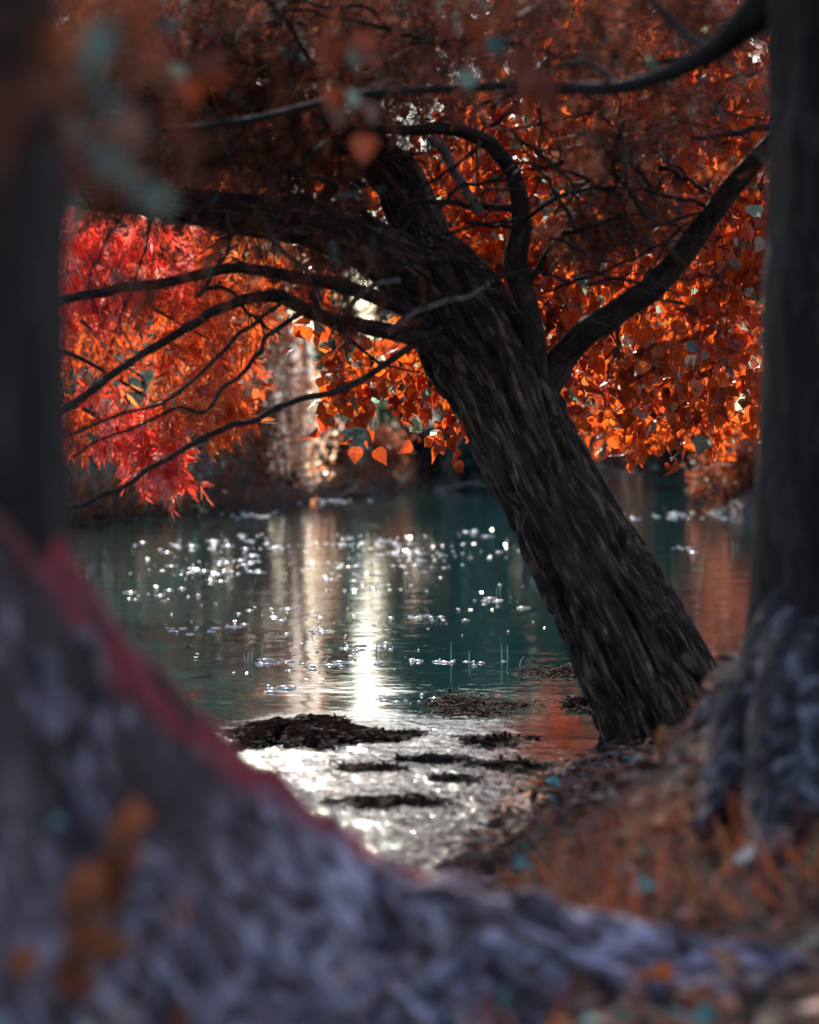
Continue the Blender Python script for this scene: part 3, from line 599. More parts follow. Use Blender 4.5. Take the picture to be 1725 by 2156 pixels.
for X, d, wd, h, cols, wts, lab in [
    (885, 57, 1.5, 1.3, DARK, [3, 3, 2, 3], 'dark bush at the waterline in the shaded central bay'), (985, 61, 2.2, 1.7, TEAL, [3, 4, 2, .5], 'teal bush at the waterline left of the leaning trunk'),
    (1085, 66, 2.4, 2.2, DARK, [3, 3, 2, 3], 'dark bush at the far waterline hidden by the leaning trunk'), (1190, 80, 3.0, 2.6, BROWN, [3, 3, 3, 1], 'brown bush at the far waterline just behind the leaning trunk'),
    (1390, 96, 3.6, 2.8, DARK, [3, 3, 2, 3], 'dark bush under the farthest green tree'), (1480, 100, 4, 3, RUST, [3, 3, 2, 3], 'rust bush under the farthest broad orange tree'),
    (690, 52, .9, 1.1, RUST, [3, 3, 2, 3], 'small rust bush at the foot of the bright peach willow'), (1660, 44, 2.2, 2.0, RUST, [3, 3, 2, 3], 'rust bush behind the orange waterside bush at the right edge')]:
    FT('bank_bush', lab, 'bush', X, 1040, d, wd, h, cols, wts, int(1500+300*wd), .1+d*.0013, 3, low=-.1)
FT('dark_tree', 'dark evergreen tree behind the green tree of the middle bank', 'tree', 965, None, 74, 3.6, 9, TEAL+GREEN, [4, 3, 2, .3, 1, 1, 1, .3], 6000, .28, 1, low=-.05)
FT('brown_tree', 'tall brown tree on the far bank behind the leaning trunk', 'tree', 1195, None, 92, 4.6, 13, BROWN+RUST, [3, 3, 3, 1, 2, 2, 1, 2], 6500, .38, 1, low=-.02)
FT('orange_tree', 'very tall orange tree on the farthest bank nearest the leaning trunk', 'tree', 1240, None, 112, 6.5, 21, RUST+PEACH, [4, 3, 3, 2, .5, 1, 0, 1], 7000, .62, 1, low=.0)
FT('orange_tree', 'very tall orange tree on the farthest bank in the middle of the right part', 'tree', 1420, None, 116, 7.5, 22, RUST+BROWN, [4, 4, 3, 2, 1, 1, 1, 0], 8000, .64, 1, low=.0)
FT('orange_tree', 'very tall orange tree on the farthest bank far right', 'tree', 1600, None, 112, 7, 20, RUST+BROWN, [4, 4, 3, 2, 1, 1, 1, 0], 7500, .62, 1, low=.0)
FT('dark_tree', 'dark slim tree between the two tall dark trees at the far left', 'tree', 85, None, 50, 3.4, 9, DARK+BROWN, [4, 3, 3, 2, 1, 1, 2, .5], 6500, .3, 1, low=-.02)
FT('bank_bush', 'dense bush covering the tip of the right spit', 'bush', 1530, 1080, 42.2, 1.5, .9, BROWN+RUST, [2, 2, 2, 1, 2, 2, 1, 2], 1800, .1, 3, low=-.2)
FT('bank_bush', 'brown bush on the right spit beside the bank tip', 'bush', 1620, 1080, 42.4, 1.8, 1.2, BROWN+RUST, [2, 2, 2, 1, 2, 2, 1, 2], 1800, .1, 3, low=-.2)
FT('brown_tree', 'dark brown tree filling the gap beside the maroon brown tree', 'tree', 345, None, 61, 3.6, 9.5, BROWN+DARK, [4, 3, 4, 1, 2, 1, 2, 1], 6500, .28, 1, low=-.02)
FT('peach_tree', 'loose peach leaved tree with sky behind it above the peach willow', 'tree', 612, None, 47.6, 1.9, 5.0, PEACH+RUST, [3, 4, 2, 3, 1, 0, 2, 0], 850, .17, 1, low=.5, lm=M_leaf_lit)
FT('green_shrub', 'green shrub low between the green tree and the brown tree', 'shrub', 775, None, 60, 1.5, 3.0, GREEN, [3, 3, 3, 2], 1800, .17, 3, low=-.05)
# grass hanging over the left bank
mb = MB(); n = 8500; gx_ = np.where(rng.random(n) < .62, rng.uniform(-7.5, -1.0, n), rng.uniform(-1, 13, n)); gy_ = np.interp(gx_, FS_X, FS_Y)+rng.uniform(-.15, 1.5, n); z = np.maximum(gz(gx_, gy_), 0)+.02
GB_V = np.array([(0, -.02, 0), (0, .02, 0), (.5, .014, .03), (.5, -.014, .03), (1, 0, -.22)]); GB_F4 = np.array([(0, 1, 2, 3)]); GB_F3 = np.array([(3, 2, 4)])
def blades(mb, pos, ax, h, cols):
    n = len(pos); bs = basis(ax, nrm(rdir(n)+np.array((0, -.6, .3)))); tri = np.array([(0, 1, 2), (0, 2, 3), (3, 2, 4)]); inst(mb, GB_V, tri, pos, bs, h, cols)
blades(mb, np.stack([gx_, gy_, z], -1), nrm(rdir(n)*.5+np.array((.1, -.5, .8))), rng.uniform(.3, .75, n)*(1-.62*np.exp(-((gx_+2.4)/.95)**2)), pal(n, BROWN+TEAL+RUST, [4, 4, 3, 1, 1, 1, 1, .5, 1, 1, 0, 1], .25))
tag(mb.build('bank_grass', M_grass), 'brown and green grass hanging over the left bank waterline', 'grass', kind='stuff')
# pale fallen branches at the far waterline
for k, (pts, lab) in enumerate([([(655, 1062), (690, 1050), (730, 1036), (765, 1012)], 'bleached fallen branch slanting up from the water below the teal shrub'),
                               ([(640, 1056), (700, 1054), (760, 1046), (850, 1038)], 'bleached fallen branch lying flat along the far waterline'),
                               ([(900, 1040), (950, 1024), (985, 1018), (1030, 1026)], 'dim fallen branch in the dark central bay')]):
    d = 49+k*3; P, r = vpath([(x, y, d+q*.3, 7-q*1.4) for q, (x, y) in enumerate(pts)]); o = empty('fallen_branch', P[0], lab, 'branch')
    mb = MB(); tube(mb, P, r, 7, 24, 0, (0, 0, 0), wob=.05, seed=k); mb.build('stem', M_pale, o)
    for q in range(5):
        t = int(4+q*4); mb = MB(); a = smooth_path(P, 24)[t]; e = a+np.array((rng.uniform(-.4, .6), rng.uniform(-.2, .2), rng.uniform(.05, .4))); tube(mb, [a, (a+e)/2+rng.normal(size=3)*.03, e], [.018, .012, .004], 5, 12, 0, (0, 0, 0)); mb.build('twig', M_pale, o)

# ------------------------------------------------------------------ near right tree
rt_ = empty('near_right_tree', (1.34, 6.6, gz(1.34, 6.6)), 'grey barked tree with flaring root base at the right edge', 'tree')
mb = MB(); zz = np.array([-.1, .15, .4, .6, .8, 1.05, 1.5, 2.2, 3, 4.5, 6]); rr_ = np.array([.74, .66, .55, .47, .42, .39, .365, .35, .34, .30, .24])
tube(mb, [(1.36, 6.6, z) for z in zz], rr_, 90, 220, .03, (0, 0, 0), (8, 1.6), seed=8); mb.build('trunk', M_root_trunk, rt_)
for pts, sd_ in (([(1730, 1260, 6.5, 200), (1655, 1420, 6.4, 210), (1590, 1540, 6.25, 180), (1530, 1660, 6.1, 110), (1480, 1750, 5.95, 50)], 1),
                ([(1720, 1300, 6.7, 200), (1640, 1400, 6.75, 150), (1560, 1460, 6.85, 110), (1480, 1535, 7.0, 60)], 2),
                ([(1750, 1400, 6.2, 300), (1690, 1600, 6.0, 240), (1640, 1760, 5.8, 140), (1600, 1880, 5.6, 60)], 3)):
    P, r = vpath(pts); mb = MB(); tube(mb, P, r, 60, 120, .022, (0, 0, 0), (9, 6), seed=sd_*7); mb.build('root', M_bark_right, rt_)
branch(rt_, [(1640, -10, 6.7, 110), (1556, 62, 6.8, 62), (1500, 108, 6.9, 48), (1400, 158, 7.1, 36), (1300, 184, 7.3, 31), (1200, 186, 7.5, 28), (1100, 180, 7.6, 24), (950, 186, 7.8, 20), (800, 195, 8, 18), (720, 206, 8.1, 16), (600, 236, 8.3, 15), (480, 260, 8.4, 13), (340, 274, 8.5, 10), (220, 284, 8.6, 5)], 'limb', M_root_trunk, 16, .003)
branch(rt_, [(1500, 105, 6.9, 20), (1440, 70, 7.1, 18), (1390, 20, 7.2, 15), (1330, -50, 7.4, 12)], 'branch', M_limb, 10, .002)
branch(rt_, [(1300, 184, 7.3, 14), (1270, 150, 7.4, 12), (1215, 130, 7.5, 10), (1120, 165, 7.7, 5)], 'branch', M_limb, 10, .002)
mb = MB(); n = 260; X = rng.uniform(700, 2400, n); Y = rng.uniform(-1700, -260, n); cypress(mb, X, Y, rng.uniform(5.5, 8, n), 6, .26)  # unseen crown overhead, added as a sun blocker
p = poly_sample([(700, 170), (1130, 120), (1160, 200), (800, 260)], 8); cypress(mb, p[:, 0], p[:, 1], rng.uniform(7.4, 8.2, 8), 5, .1)
mb.build('foliage', M_needle, rt_, smooth=False)

# ------------------------------------------------------------------ near left tree with its big root
lt = empty('near_left_tree', (-1.05, 3.75, .3), 'close blurred tree at the left edge with a long grey root running across the foreground', 'tree')
mb = MB(); tube(mb, [(-1.25, 3.8, .1), (-1.2, 3.8, .6), (-1.13, 3.8, 1.0), (-1.08, 3.8, 1.4), (-1.05, 3.8, 2.0), (-1.06, 3.8, 3), (-1.08, 3.8, 5)], [.8, .7, .58, .52, .48, .46, .42], 80, 160, .03, (0, 0, 0), (7, 1.6), seed=4)
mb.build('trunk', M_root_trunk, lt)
ridge = [(-80, 820, 3.6), (60, 1010, 3.7), (169, 1180, 3.8), (250, 1310, 3.95), (380, 1450, 4.1), (520, 1590, 4.25), (700, 1720, 4.4), (830, 1812, 4.5), (950, 1856, 4.6), (1100, 1893, 4.7), (1300, 1928, 4.78), (1556, 1965, 4.8), (1800, 2000, 4.8)]
RP = smooth_path([at(*q) for q in ridge], 420); nr = len(RP)
tF = np.linspace(0, 1, 90); tB = np.linspace(0, 1, 40)[1:]
s = np.linspace(0, 1, nr); hgt = np.maximum(RP[:, 2]-.28, .12)
fw = .16+.95*hgt; bw = .12+.35*hgt
rows = []; par = []
for t in tB[::-1]:
    rows.append(np.stack([RP[:, 0], RP[:, 1]+bw*t, RP[:, 2]-(hgt+.25)*t**1.8], -1)); par.append(-t)
for t in tF:
    rows.append(np.stack([RP[:, 0]-.12*hgt*t, RP[:, 1]-fw*t, RP[:, 2]-(hgt+.12)*(.25*t+.75*t**1.7)], -1)); par.append(t)
S = np.stack(rows, 0); par = np.array(par)
Lr = np.concatenate(([0], np.cumsum(np.linalg.norm(np.diff(RP, axis=0), axis=1))))
cr = np.where(par[:, None] > 0, par[:, None]*fw[None]*1.3, par[:, None]*bw[None]*1.3)
bk = np.stack([cr, np.repeat(par[:, None]*0, nr, 1), np.repeat(Lr[None], len(par), 0)], -1)
q = bk*np.array((8, 1, 5.0)); wv = (fbm(q*.7, 2)-.4)*1.5
disp = .085*(ridged(q+np.stack([wv, wv*0, wv], -1), 3)-.6)+.10*(fbm(bk*np.array((3.2, 1, 1.6))+5, 3)-.45)
S[..., 2] += disp*.8; S[..., 1] -= np.where(par[:, None] > 0, disp*.7, 0)
nj = len(par); ii = np.arange(nj-1)[:, None]*nr; jj = np.arange(nr-1)[None]
f = np.stack([ii+jj, ii+jj+1, ii+nr+jj+1, ii+nr+jj], -1).reshape(-1, 4)
moss = np.clip(1-np.abs(par[:, None]-.045)/.10, 0, 1)**.5*smst(1.15, .95, s*1.55)[None]*smst(-.1, .1, s)[None]
cc = np.zeros((nj, nr, 3)); cc[..., 0] = moss; cc[..., 1] = np.clip(.95*smst(.55, .33, s)[None]*smst(.75, .3, par)[:, None]+.25*smst(.5, .62, fbm(bk*np.array((2.5, 1, 2.5))+31, 2)), 0, .92)
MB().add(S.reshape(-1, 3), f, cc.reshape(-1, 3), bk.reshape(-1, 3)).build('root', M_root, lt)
def surf(si, tj):           # a point on the front of the big root
    k = np.clip((np.asarray(si)*(nr-1)).astype(int), 0, nr-1); a = 39+np.clip((np.asarray(tj)*89).astype(int), 0, 89); return S[a, k]
# smaller root strands lying over its flank
for k in range(26):
    s0 = rng.uniform(.12, .85); t0 = rng.uniform(.12, .85); ds = rng.uniform(.06, .2)*(1 if k % 4 else .4); dt = rng.uniform(-.05, .35)
    qs = np.linspace(0, 1, 6); P = surf(np.clip(s0+ds*qs, 0, .99), np.clip(t0+dt*qs+.05*np.sin(qs*6+k), 0, .99))+np.array((0, -.012, .012)); w_ = rng.uniform(.012, .032)
    mb = MB(); tube(mb, P, [w_*.5, w_, w_*1.1, w_, w_*.8, w_*.3], 10, 40, .004, (0, 0, 0), (20, 5), seed=k); mb.build('root_strand', M_root, lt)
mb = MB(); n = 46; cypress(mb, rng.uniform(-300, 215, n), rng.uniform(-350, 400, n), rng.uniform(2.9, 4.6, n), 7, .13)
n = 240; cypress(mb, rng.uniform(-1500, 1200, n), rng.uniform(-3200, -250, n), rng.uniform(2.6, 5.5, n), 6, .2)  # unseen sprays above the view, added to keep sun off
mb.build('foliage', M_needle, lt, smooth=False)

# ------------------------------------------------------------------ close leafy sprigs hanging into the top of the picture
def leaf_mesh(name, c, size, m, tv=PL_V, tf=PL_F, n=1):
    mb = MB(); inst(mb, tv*np.array((1, 1, 1.6)), tf, np.zeros((1, 3)), np.eye(3)[None], [size], np.array([c])); o = mb.build(name, m); me = o.data; bpy.data.objects.remove(o); return me
TEALL = (.045, .125, .12); ORL = (.24, .045, .012); BRL = (.17, .08, .06); PGR = (.2, .27, .22)
LM = {k: leaf_mesh('leaf', c, .075, M_leaf_near) for k, c in dict(t=TEALL, o=ORL, b=BRL, g=PGR).items()}
sprigs = [('close blurred sprig of teal leaves hanging at the top left corner', 2.5, [(215, -60), (222, 60), (238, 200), (236, 345)], [(218, 75, 't', .62), (238, 215, 't', .4), (236, 345, 't', .38), (185, 160, 't', .35)]),
          ('close blurred sprig with a pale teal leaf pair left of the dark limb', 2.7, [(300, -60), (296, 150), (300, 300), (318, 395)], [(308, 400, 't', .45), (345, 425, 'g', .32), (275, 250, 'b', .6)]),
          ('blurred sprig of dull orange leaves hanging near the top, left of centre', 4.6, [(520, -60), (470, 40), (440, 120), (420, 180)], [(440, 135, 'o', 1), (410, 178, 'o', .9), (372, 150, 'g', .6), (470, 165, 'o', .7), (350, 60, 't', .6)]),
          ('blurred sprig of large brown and orange leaves hanging from the top in the centre', 5.2, [(780, -60), (740, 60), (720, 180), (740, 250)], [(700, 98, 'o', 1.2), (760, 88, 'o', 1), (752, 118, 'g', .7), (695, 240, 'b', 1.0), (770, 232, 'b', .9), (766, 303, 'o', .9), (705, 198, 'o', .8), (738, 208, 'g', .6)]),
          ('blurred sprig of dark orange leaves hanging over the curved limb right of centre', 5.4, [(1150, -60), (1120, 40), (1100, 110), (1120, 160)], [(1100, 120, 'o', 1.1), (1115, 165, 'o', 1.2), (1140, 190, 'o', 1.1), (1045, 95, 't', .7), (1160, 70, 'o', .9), (1010, 60, 'o', .9), (985, 165, 'g', .7)])]
for lab, d, tw, lv in sprigs:
    o = empty('leafy_sprig', at(tw[0][0], tw[0][1], d), lab, 'sprig', 'leafy sprigs hanging close to the camera')
    mb = MB(); P, r = vpath([(x, y, d, 5-k) for k, (x, y) in enumerate(tw)]); tube(mb, P, r, 6, 24, 0, (0, 0, 0)); mb.build('twig', M_limb, o)
    for x, y, k, s_ in lv:
        l = bpy.data.objects.new('leaf', LM[k]); col.objects.link(l); l.parent = o; l.location = Vector(at(x, y-18, d))-o.location
        l.scale = (s_,)*3; l.rotation_euler = (rng.uniform(-.4, .4), R(75)+rng.uniform(-.5, .4), R(-90)+rng.uniform(-.7, .7))

# ------------------------------------------------------------------ mud banks and drift in the shallow water
def mound(name, label, cat, X, Y, hw, y0, y1, h, sticks, seed):
    c = on_z(X, Y); a = on_z(X, y1)[1]; b = on_z(X, y0)[1]; lx = hw*c[1]/F; ly = (b-a)/2; cyy = (a+b)/2
    u = np.linspace(0, 1, 22); th = np.linspace(0, 2*math.pi, 70, endpoint=False); U, TH = np.meshgrid(u, th, indexing='ij')
    edge = np.clip(-.15+2.3*fbm(np.stack([np.cos(TH)*3.4+seed, np.sin(TH)*3.4, TH*0], -1), 4), .16, 1.7)
    x = c[0]+lx*U*edge*np.cos(TH); y = cyy+ly*U*edge*np.sin(TH)
    z = h*(1-U)**.8*(.35+1.1*ridged(np.stack([x*7, y*4, x*0+seed], -1), 4))-.03*U**4-.004
    o = empty(name, (c[0], cyy, 0), label, cat)
    i_ = np.arange(21)[:, None]*70; j_ = np.arange(70)[None]; j2 = (j_+1) % 70
    MB().add(np.stack([x, y, z], -1), np.stack([i_+j_, i_+70+j_, i_+70+j2, i_+j2], -1).reshape(-1, 4)).build('mud', M_mud, o)
    mb = MB(); nd = int(160+hw*8); uu = rng.random(nd)**.6*.95; tt = rng.random(nd)*2*math.pi      # soaked leaves and weed lying on it
    ed = np.interp(tt, th, edge[0], period=2*math.pi); px = c[0]+lx*uu*np.cos(tt)*ed; py = cyy+ly*uu*np.sin(tt)*ed; hz = h*(1-uu)**.8*.75+.003
    ax = nrm(rdir(nd)*np.array((1, .8, .12))); inst(mb, OV_V, OV_F, np.stack([px, py, hz], -1), basis(ax, nrm(rdir(nd)*.35+np.array((0, -.2, 1)))), rng.uniform(.008, .036, nd), pal(nd, [(.01, .006, .005), (.025, .013, .01), (.05, .02, .015), (.008, .01, .008)], [5, 4, 1, 2]))
    tag(mb.build('debris', M_soak, o, smooth=False), kind='stuff')
    for k in range(sticks):
        L = rng.uniform(.12, .5)*min(lx, .5); an = rng.normal()*.5; q = rng.integers(0, nd); p0 = np.array((px[q], py[q], hz[q]+.004)); d3 = np.array((math.cos(an)*L, math.sin(an)*L*1.2, rng.uniform(-.012, .03)))
        mb = MB(); tube(mb, [p0-d3*.5, p0-d3*.15+rng.normal(size=3)*.006, p0+d3*.2+rng.normal(size=3)*.008, p0+d3*.5], [.002, .0055, .0045, .0015], 6, 18, 0, (0, 0, 0), seed=k, wob=.012); mb.build('stick', M_stick, o)
mound('mud_bank', 'dark mud bank tangled with dead sticks beside the big foreground root', 'mud bank', 620, 1548, 175, 1510, 1585, .085, 14, 1)
mound('drift_pile', 'long dark drift of dead weed lying in the shallows left of the trunk base', 'drift', 1000, 1490, 122, 1464, 1518, .03, 7, 5)
mound('mud_bank', 'low mud tongue reaching left from behind the leaning trunk', 'mud bank', 1185, 1416, 95, 1400, 1434, .03, 3, 9)
mound('drift_pile', 'small clump of drift touching the foot of the leaning trunk', 'drift', 1222, 1482, 52, 1464, 1504, .04, 5, 13)
mound('drift_pile', 'small dark drift clump in the white glitter near the mud bank', 'drift', 850, 1548, 55, 1538, 1560, .015, 2, 17)
mound('drift_pile', 'thin dark drift at the edge of the orange reflection', 'drift', 1035, 1562, 85, 1548, 1576, .015, 3, 21)
mound('drift_pile', 'nearest dark streak of drift crossing the white glitter', 'drift', 815, 1690, 130, 1672, 1706, .012, 4, 25)
mound('drift_pile', 'reddish drift sliver before the orange reflection', 'drift', 955, 1641, 60, 1632, 1650, .01, 2, 29)

mound('drift_pile', 'ragged drift strip touching the leaf litter of the right bank', 'drift', 1090, 1612, 95, 1600, 1626, .02, 4, 33)
mound('drift_pile', 'thin ragged drift strip between two larger drifts in the white glitter', 'drift', 905, 1600, 90, 1592, 1608, .012, 3, 37)
mound('drift_pile', 'narrow drift strip close below the mud bank tangled with sticks', 'drift', 770, 1618, 85, 1610, 1627, .012, 3, 41)
# sun glints on the river, painted as pale floating flecks -------------------------------------------
GLINTS = MB()
def glint_streak(X, Y, hw, hh, label, seed):
    c = on_z(X, Y); a = on_z(X, Y+hh)[1]; b = on_z(X, Y-hh)[1]; lx = hw*c[1]/F; ly = (b-a)/2; mb = GLINTS
    for k in range(int(5+hw*.22)):
        px = c[0]+rng.normal()*.8*lx; py = c[1]+rng.normal()*1.5*ly; r0 = (.002+.010*rng.random()**2)*(c[1]/20+.4)
        th = np.linspace(0, 2*math.pi, 9, endpoint=False); rr = r0*(.5+.9*rng.random(9)); zt = .003+.005*rng.random()
        top = np.stack([px+rr*np.cos(th)*rng.uniform(1, 5), py+rr*np.sin(th)*1.1, np.full(9, zt)], -1); bot = top*1.0; bot[:, 2] = -.01; cen = np.array([[px, py, zt+.004]])
        f3 = np.array([(q, (q+1) % 9, 18) for q in range(9)]); f4 = np.array([(9+q, 9+(q+1) % 9, (q+1) % 9, q) for q in range(9)]); k0 = mb.n
        mb.add(np.vstack([top, bot, cen]), f4); mb.f.append(f3+k0); mb.mi.append(np.zeros(9, int))
for k, a in enumerate([(930, 1164, 165, 5, 'longest painted white glint streak, left of the leaning trunk in midstream'), (640, 1152, 90, 5, 'white glint streak above the bright peach reflection'),
    (430, 1205, 80, 4, 'pale glint streak among reed shoots at the left of the river'), (1440, 982, 75, 5, 'wide white streak on the farthest water at the right'), (1300, 988, 40, 3, 'short white streak on the farthest water just right of the trunk'),
    (1435, 1086, 75, 4, 'white streak beside the orange waterside bush'), (690, 1056, 50, 3, 'white streak under the bleached fallen branches'), (515, 1083, 60, 3, 'dull streak at the left bank below the rust bush'),
    (900, 1302, 60, 2, 'thin white streak crossing midstream right of the white reflection'), (665, 1331, 34, 3, 'small white streak left of the narrow white reflection'), (560, 1394, 22, 3, 'small white streak by the tall reed shoot at the left'),
    (850, 1392, 28, 3, 'small white streak near the shoots left of the trunk'), (780, 1366, 55, 4, 'streak crossing the narrow white reflection'), (1440, 1156, 14, 2, 'tiny streak on the dark water right of the trunk'),
    (960, 1395, 45, 2, 'thin streak at the foot of the two upright shoots'), (420, 1325, 50, 3, 'pale streak near the left root in midstream'), (700, 1190, 60, 3, 'white streak below the longest streak at its left'), (590, 1450, 30, 3, 'pale glint scrap nearest the mud bank'), (860, 1475, 40, 4, 'white glint scrap left of the long drift of weed')]): glint_streak(*a, k)
for _ in range(14):
    Y_ = rng.uniform(1110, 1420); glint_streak(rng.uniform(280, 1100), Y_, rng.uniform(20, 90), rng.uniform(2, 7), '', 0)
tag(GLINTS.build('painted_glints', M_glint), 'pale floating flecks painted as sun glints in thin streaks on the river', 'glint_streak', kind='stuff')
# floating leaves, painted pale for the sun sparkle ---------------------------------------------------
fm = [leaf_mesh('floating_leaf', (.85, .8, .75), .05, M_float, tv=OV_V*np.array((1, 1.4, 1)), tf=OV_F) for _ in range(2)]
spots = []
def sp(poly, n): spots.extend(poly_sample(poly, n).tolist())
sp([(700, 1115), (1080, 1115), (1100, 1180), (720, 1180)], 80); sp([(250, 1180), (700, 1150), (700, 1220), (250, 1225)], 44); sp([(320, 1230), (1100, 1200), (1150, 1330), (380, 1400)], 66)
sp([(480, 1330), (900, 1350), (900, 1480), (500, 1480)], 26); sp([(1280, 1050), (1540, 1050), (1540, 1100), (1300, 1100)], 22)
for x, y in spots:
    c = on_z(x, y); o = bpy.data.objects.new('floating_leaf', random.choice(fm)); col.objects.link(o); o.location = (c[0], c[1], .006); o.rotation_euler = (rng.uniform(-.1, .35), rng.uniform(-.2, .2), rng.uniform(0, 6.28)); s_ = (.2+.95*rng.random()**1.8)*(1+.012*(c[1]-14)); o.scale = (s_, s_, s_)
    tag(o, 'tiny floating leaf painted pale as a sun sparkle on the open river', 'leaf', 'floating leaves painted pale as sun sparkles on the river')
# reed shoots -------------------------------------------------------
for X, Y, h, lean_ in [(950, 1398, 48, 0), (988, 1395, 26, .02), (1057, 1395, 42, -.03), (1069, 1390, 34, -.02), (1092, 1402, 20, .6), (552, 1394, 46, .02), (530, 1394, 34, .12), (522, 1396, 26, .05), (516, 1394, 18, -.1), (790, 1375, 30, .3), (800, 1368, 26, .25),
                       (372, 1208, 14, .3), (384, 1208, 16, .2), (420, 1205, 20, .25), (432, 1205, 18, .3), (452, 1205, 14, .4), (470, 1206, 14, .5), (1045, 1252, 18, .15), (1052, 1250, 20, .2), (1118, 1226, 18, .4), (1124, 1228, 22, .5), (852, 1236, 14, .5), (862, 1238, 12, -.2), (1545, 1156, 22, -.1), (1552, 1156, 14, .3), (580, 1352, 22, .3), (640, 1340, 20, .4), (655, 1338, 18, .5), (692, 1330, 16, .3), (615, 1345, 18, .2), (920, 1310, 12, -.1), (815, 1302, 14, .1)]:
    c = on_z(X, Y); L = h*c[1]/F; mb = MB(); tube(mb, [c+np.array((0, 0, -.05)), c+np.array((lean_*L*.4, 0, L*.5)), c+np.array((lean_*L, 0, L))], [.005, .004, .001], 6, 12, 0, (0, 0, 0))
    tag(mb.build('reed_shoot', M_reed, local=tuple(c)), 'thin pale shoot standing out of the river surface', 'reed', 'thin shoots standing in the river')

# ------------------------------------------------------------------ right bank: grass and fallen leaves
mb = MB(); n = 16000; x = rng.uniform(-.5, 1.9, n); y = rng.uniform(3.4, 9.8, n); keep = (y > 5.15) | (y < 4.2); x, y = x[keep], y[keep]; n = len(x); s1 = land(x, y)[0]; dens = vnoise(np.stack([x*2.2, y*1.6, x*0+2], -1))
ok = (s1 > .25) & (dens+rng.normal(size=n)*.12 > np.where(y < 4.8, .5, .34+.22*smst(6.2, 8, y))) & ((x-1.36)**2+(y-6.6)**2 > .4); x, y = x[ok], y[ok]; n = len(x)
near = smst(7.4, 5.9, y)*.9
blades(mb, np.stack([x, y, gz(x, y)-.01], -1), nrm(rdir(n)*.7+np.array((0, -.1, 1))), rng.uniform(.045, .14, n)*(.4+near), pal(n, [(.85, .23, .075), (.72, .17, .06), (.5, .22, .14), (.30, .11, .07), (.22, .36, .2)], [5, 4, 3, 3, .9], .25))
tag(mb.build('dry_grass', M_grass), 'rust orange dry grass covering the near right bank', 'grass', kind='stuff')
mb = MB(); n = 9000; x = rng.uniform(-.6, 2.4, n); y = rng.uniform(4.0, 11.5, n); s1 = land(x, y)[0]; ok = s1 > -.05; x, y = x[ok], y[ok]; n = len(x)
inst(mb, OV_V*np.array((1, 1.3, 1)), OV_F, np.stack([x, y, np.maximum(gz(x, y), 0)+rng.uniform(.003, .03, n)], -1), basis(nrm(rdir(n)*np.array((1, 1, .25))), nrm(rdir(n)*.5+np.array((0, -.15, 1)))), rng.uniform(.03, .085, n), pal(n, [(.15, .075, .055), (.28, .125, .08), (.08, .045, .038), (.42, .18, .09), (.34, .22, .19), (.14, .28, .23)], [5, 4, 4, 2, 1.5, .5], .25))
tag(mb.build('leaf_litter', M_litter, smooth=False), 'carpet of small brown dead leaves over the near right bank', 'leaf litter', kind='stuff')
LC = dict(teal=(.16, .42, .38), yellow=(.38, .27, .10), orange=(.45, .12, .045), pink=(.55, .36, .3), brown=(.25, .11, .07), pale=(.65, .7, .62), grey=(.42, .41, .46))
DM = {k: leaf_mesh('fallen_leaf', c, .075, M_litter) for k, c in LC.items()}
LW = {'teal': .13, 'yellow': .13, 'orange': .22, 'pink': .2, 'brown': .24, 'pale': .08}
n = 0
while n < 110:
    x = rng.uniform(-.1, 1.7); y = rng.uniform(5.0, 9.8)
    if land(np.array([x]), np.array([y]))[0][0] < .1 or (x-1.36)**2+(y-6.6)**2 < .35: continue
    k = rng.choice(list(LW), p=list(LW.values())); o = bpy.data.objects.new('fallen_leaf', DM[k]); col.objects.link(o); o.location = (x, y, float(gz(x, y))+rng.uniform(.02, .07)); o.rotation_euler = (rng.uniform(-.7, .7), rng.uniform(-.6, .6), rng.uniform(0, 6.28)); s_ = rng.uniform(.5, 1.1); o.scale = (s_,)*3
    tag(o, f'{k} fallen leaf lying in the dry grass of the right bank', 'leaf', f'{k} fallen leaves on the right bank'); n += 1
LW2 = {'teal': .05, 'yellow': .04, 'orange': .10, 'pink': .13, 'brown': .24, 'pale': .10, 'grey': .34}
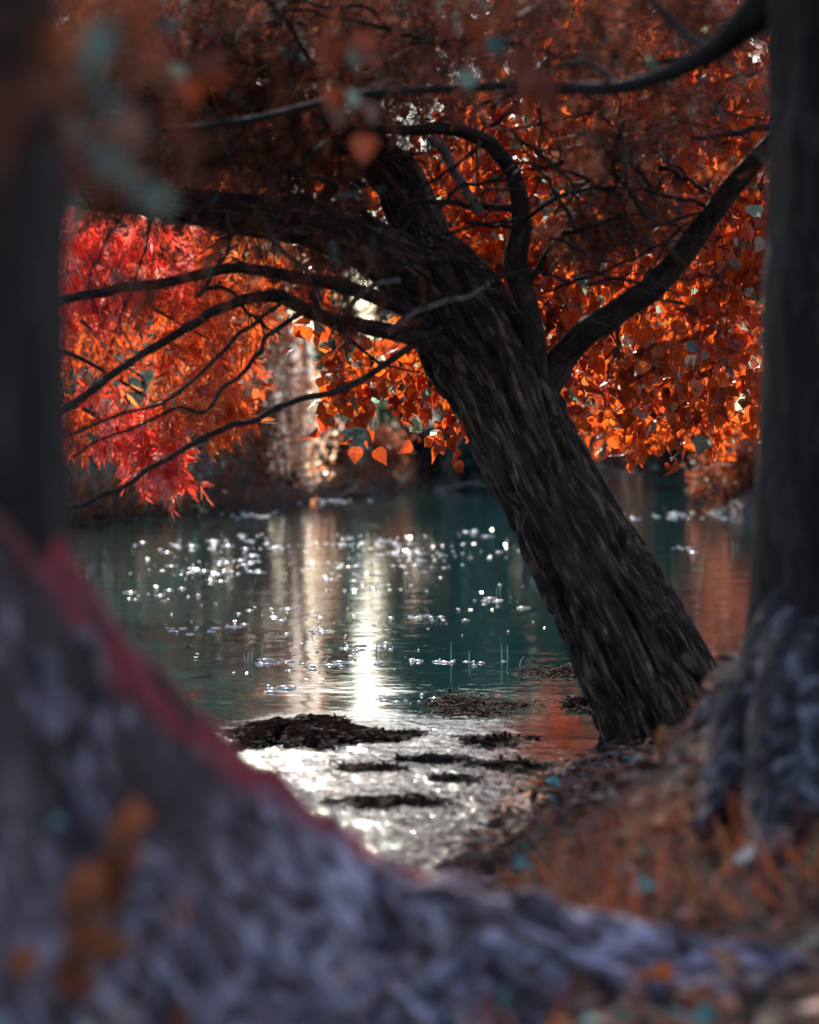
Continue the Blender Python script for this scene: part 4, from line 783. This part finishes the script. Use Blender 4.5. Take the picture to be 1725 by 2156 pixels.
for q in range(130):
    s0 = rng.uniform(.18, .98); t0 = rng.uniform(.3, 1)**.7; P = surf(s0, min(t0, .99)); k = rng.choice(list(LW2), p=list(LW2.values())); o = bpy.data.objects.new('fallen_leaf', DM[k]); col.objects.link(o); o.location = P+np.array((0, -.01, .015))
    o.rotation_euler = (rng.uniform(.2, 1.1), rng.uniform(-.5, .5), rng.uniform(0, 6.28)); s_ = rng.uniform(.5, 1.3); o.scale = (s_,)*3
    tag(o, f'{k} fallen leaf caught on the big grey foreground root', 'leaf', f'{k} fallen leaves on the foreground root')
for q in range(50):
    x = rng.uniform(-.3, .95); y = rng.uniform(3.6, 4.75); k = rng.choice(list(LW), p=list(LW.values())); o = bpy.data.objects.new('fallen_leaf', DM[k]); col.objects.link(o); o.location = (x, y, float(gz(x, y))+rng.uniform(.01, .05)); o.rotation_euler = (rng.uniform(-.2, .9), rng.uniform(-.5, .5), rng.uniform(0, 6.28)); s_ = rng.uniform(.5, 1.1); o.scale = (s_,)*3
    tag(o, f'blurred {k} fallen leaf on bare soil below the foreground root', 'leaf', f'{k} fallen leaves below the foreground root')
# a few bright leaf stems at the lower left
for k, (pts, lab) in enumerate([([(225, 1960, 3.6), (240, 1850, 3.55), (285, 1740, 3.5)], 'orange dead leaf spray standing upright at the lower left'), ([(165, 2130, 3.4), (175, 2000, 3.4), (185, 1880, 3.4)], 'tall orange dead stem with curled leaves at the lower left corner')]):
    P = np.array([at(*p) for p in pts]); o = empty('dead_sprig', P[0], lab, 'sprig'); mb = MB(); tube(mb, P, [.006, .005, .003], 6, 16, 0, (0, 0, 0)); mb.build('stem', M_stick, o)
    for q in range(9):
        t = q/8; pp = smooth_path(P, 9)[q]; l = bpy.data.objects.new('leaf', DM['orange' if q % 3 else 'brown']); col.objects.link(l); l.parent = o; l.location = Vector(pp)-o.location; l.rotation_euler = (rng.uniform(-.6, .6), R(-60)+rng.uniform(-.8, .8), R(90)+rng.uniform(-1, 1)); l.scale = (rng.uniform(.6, 1),)*3
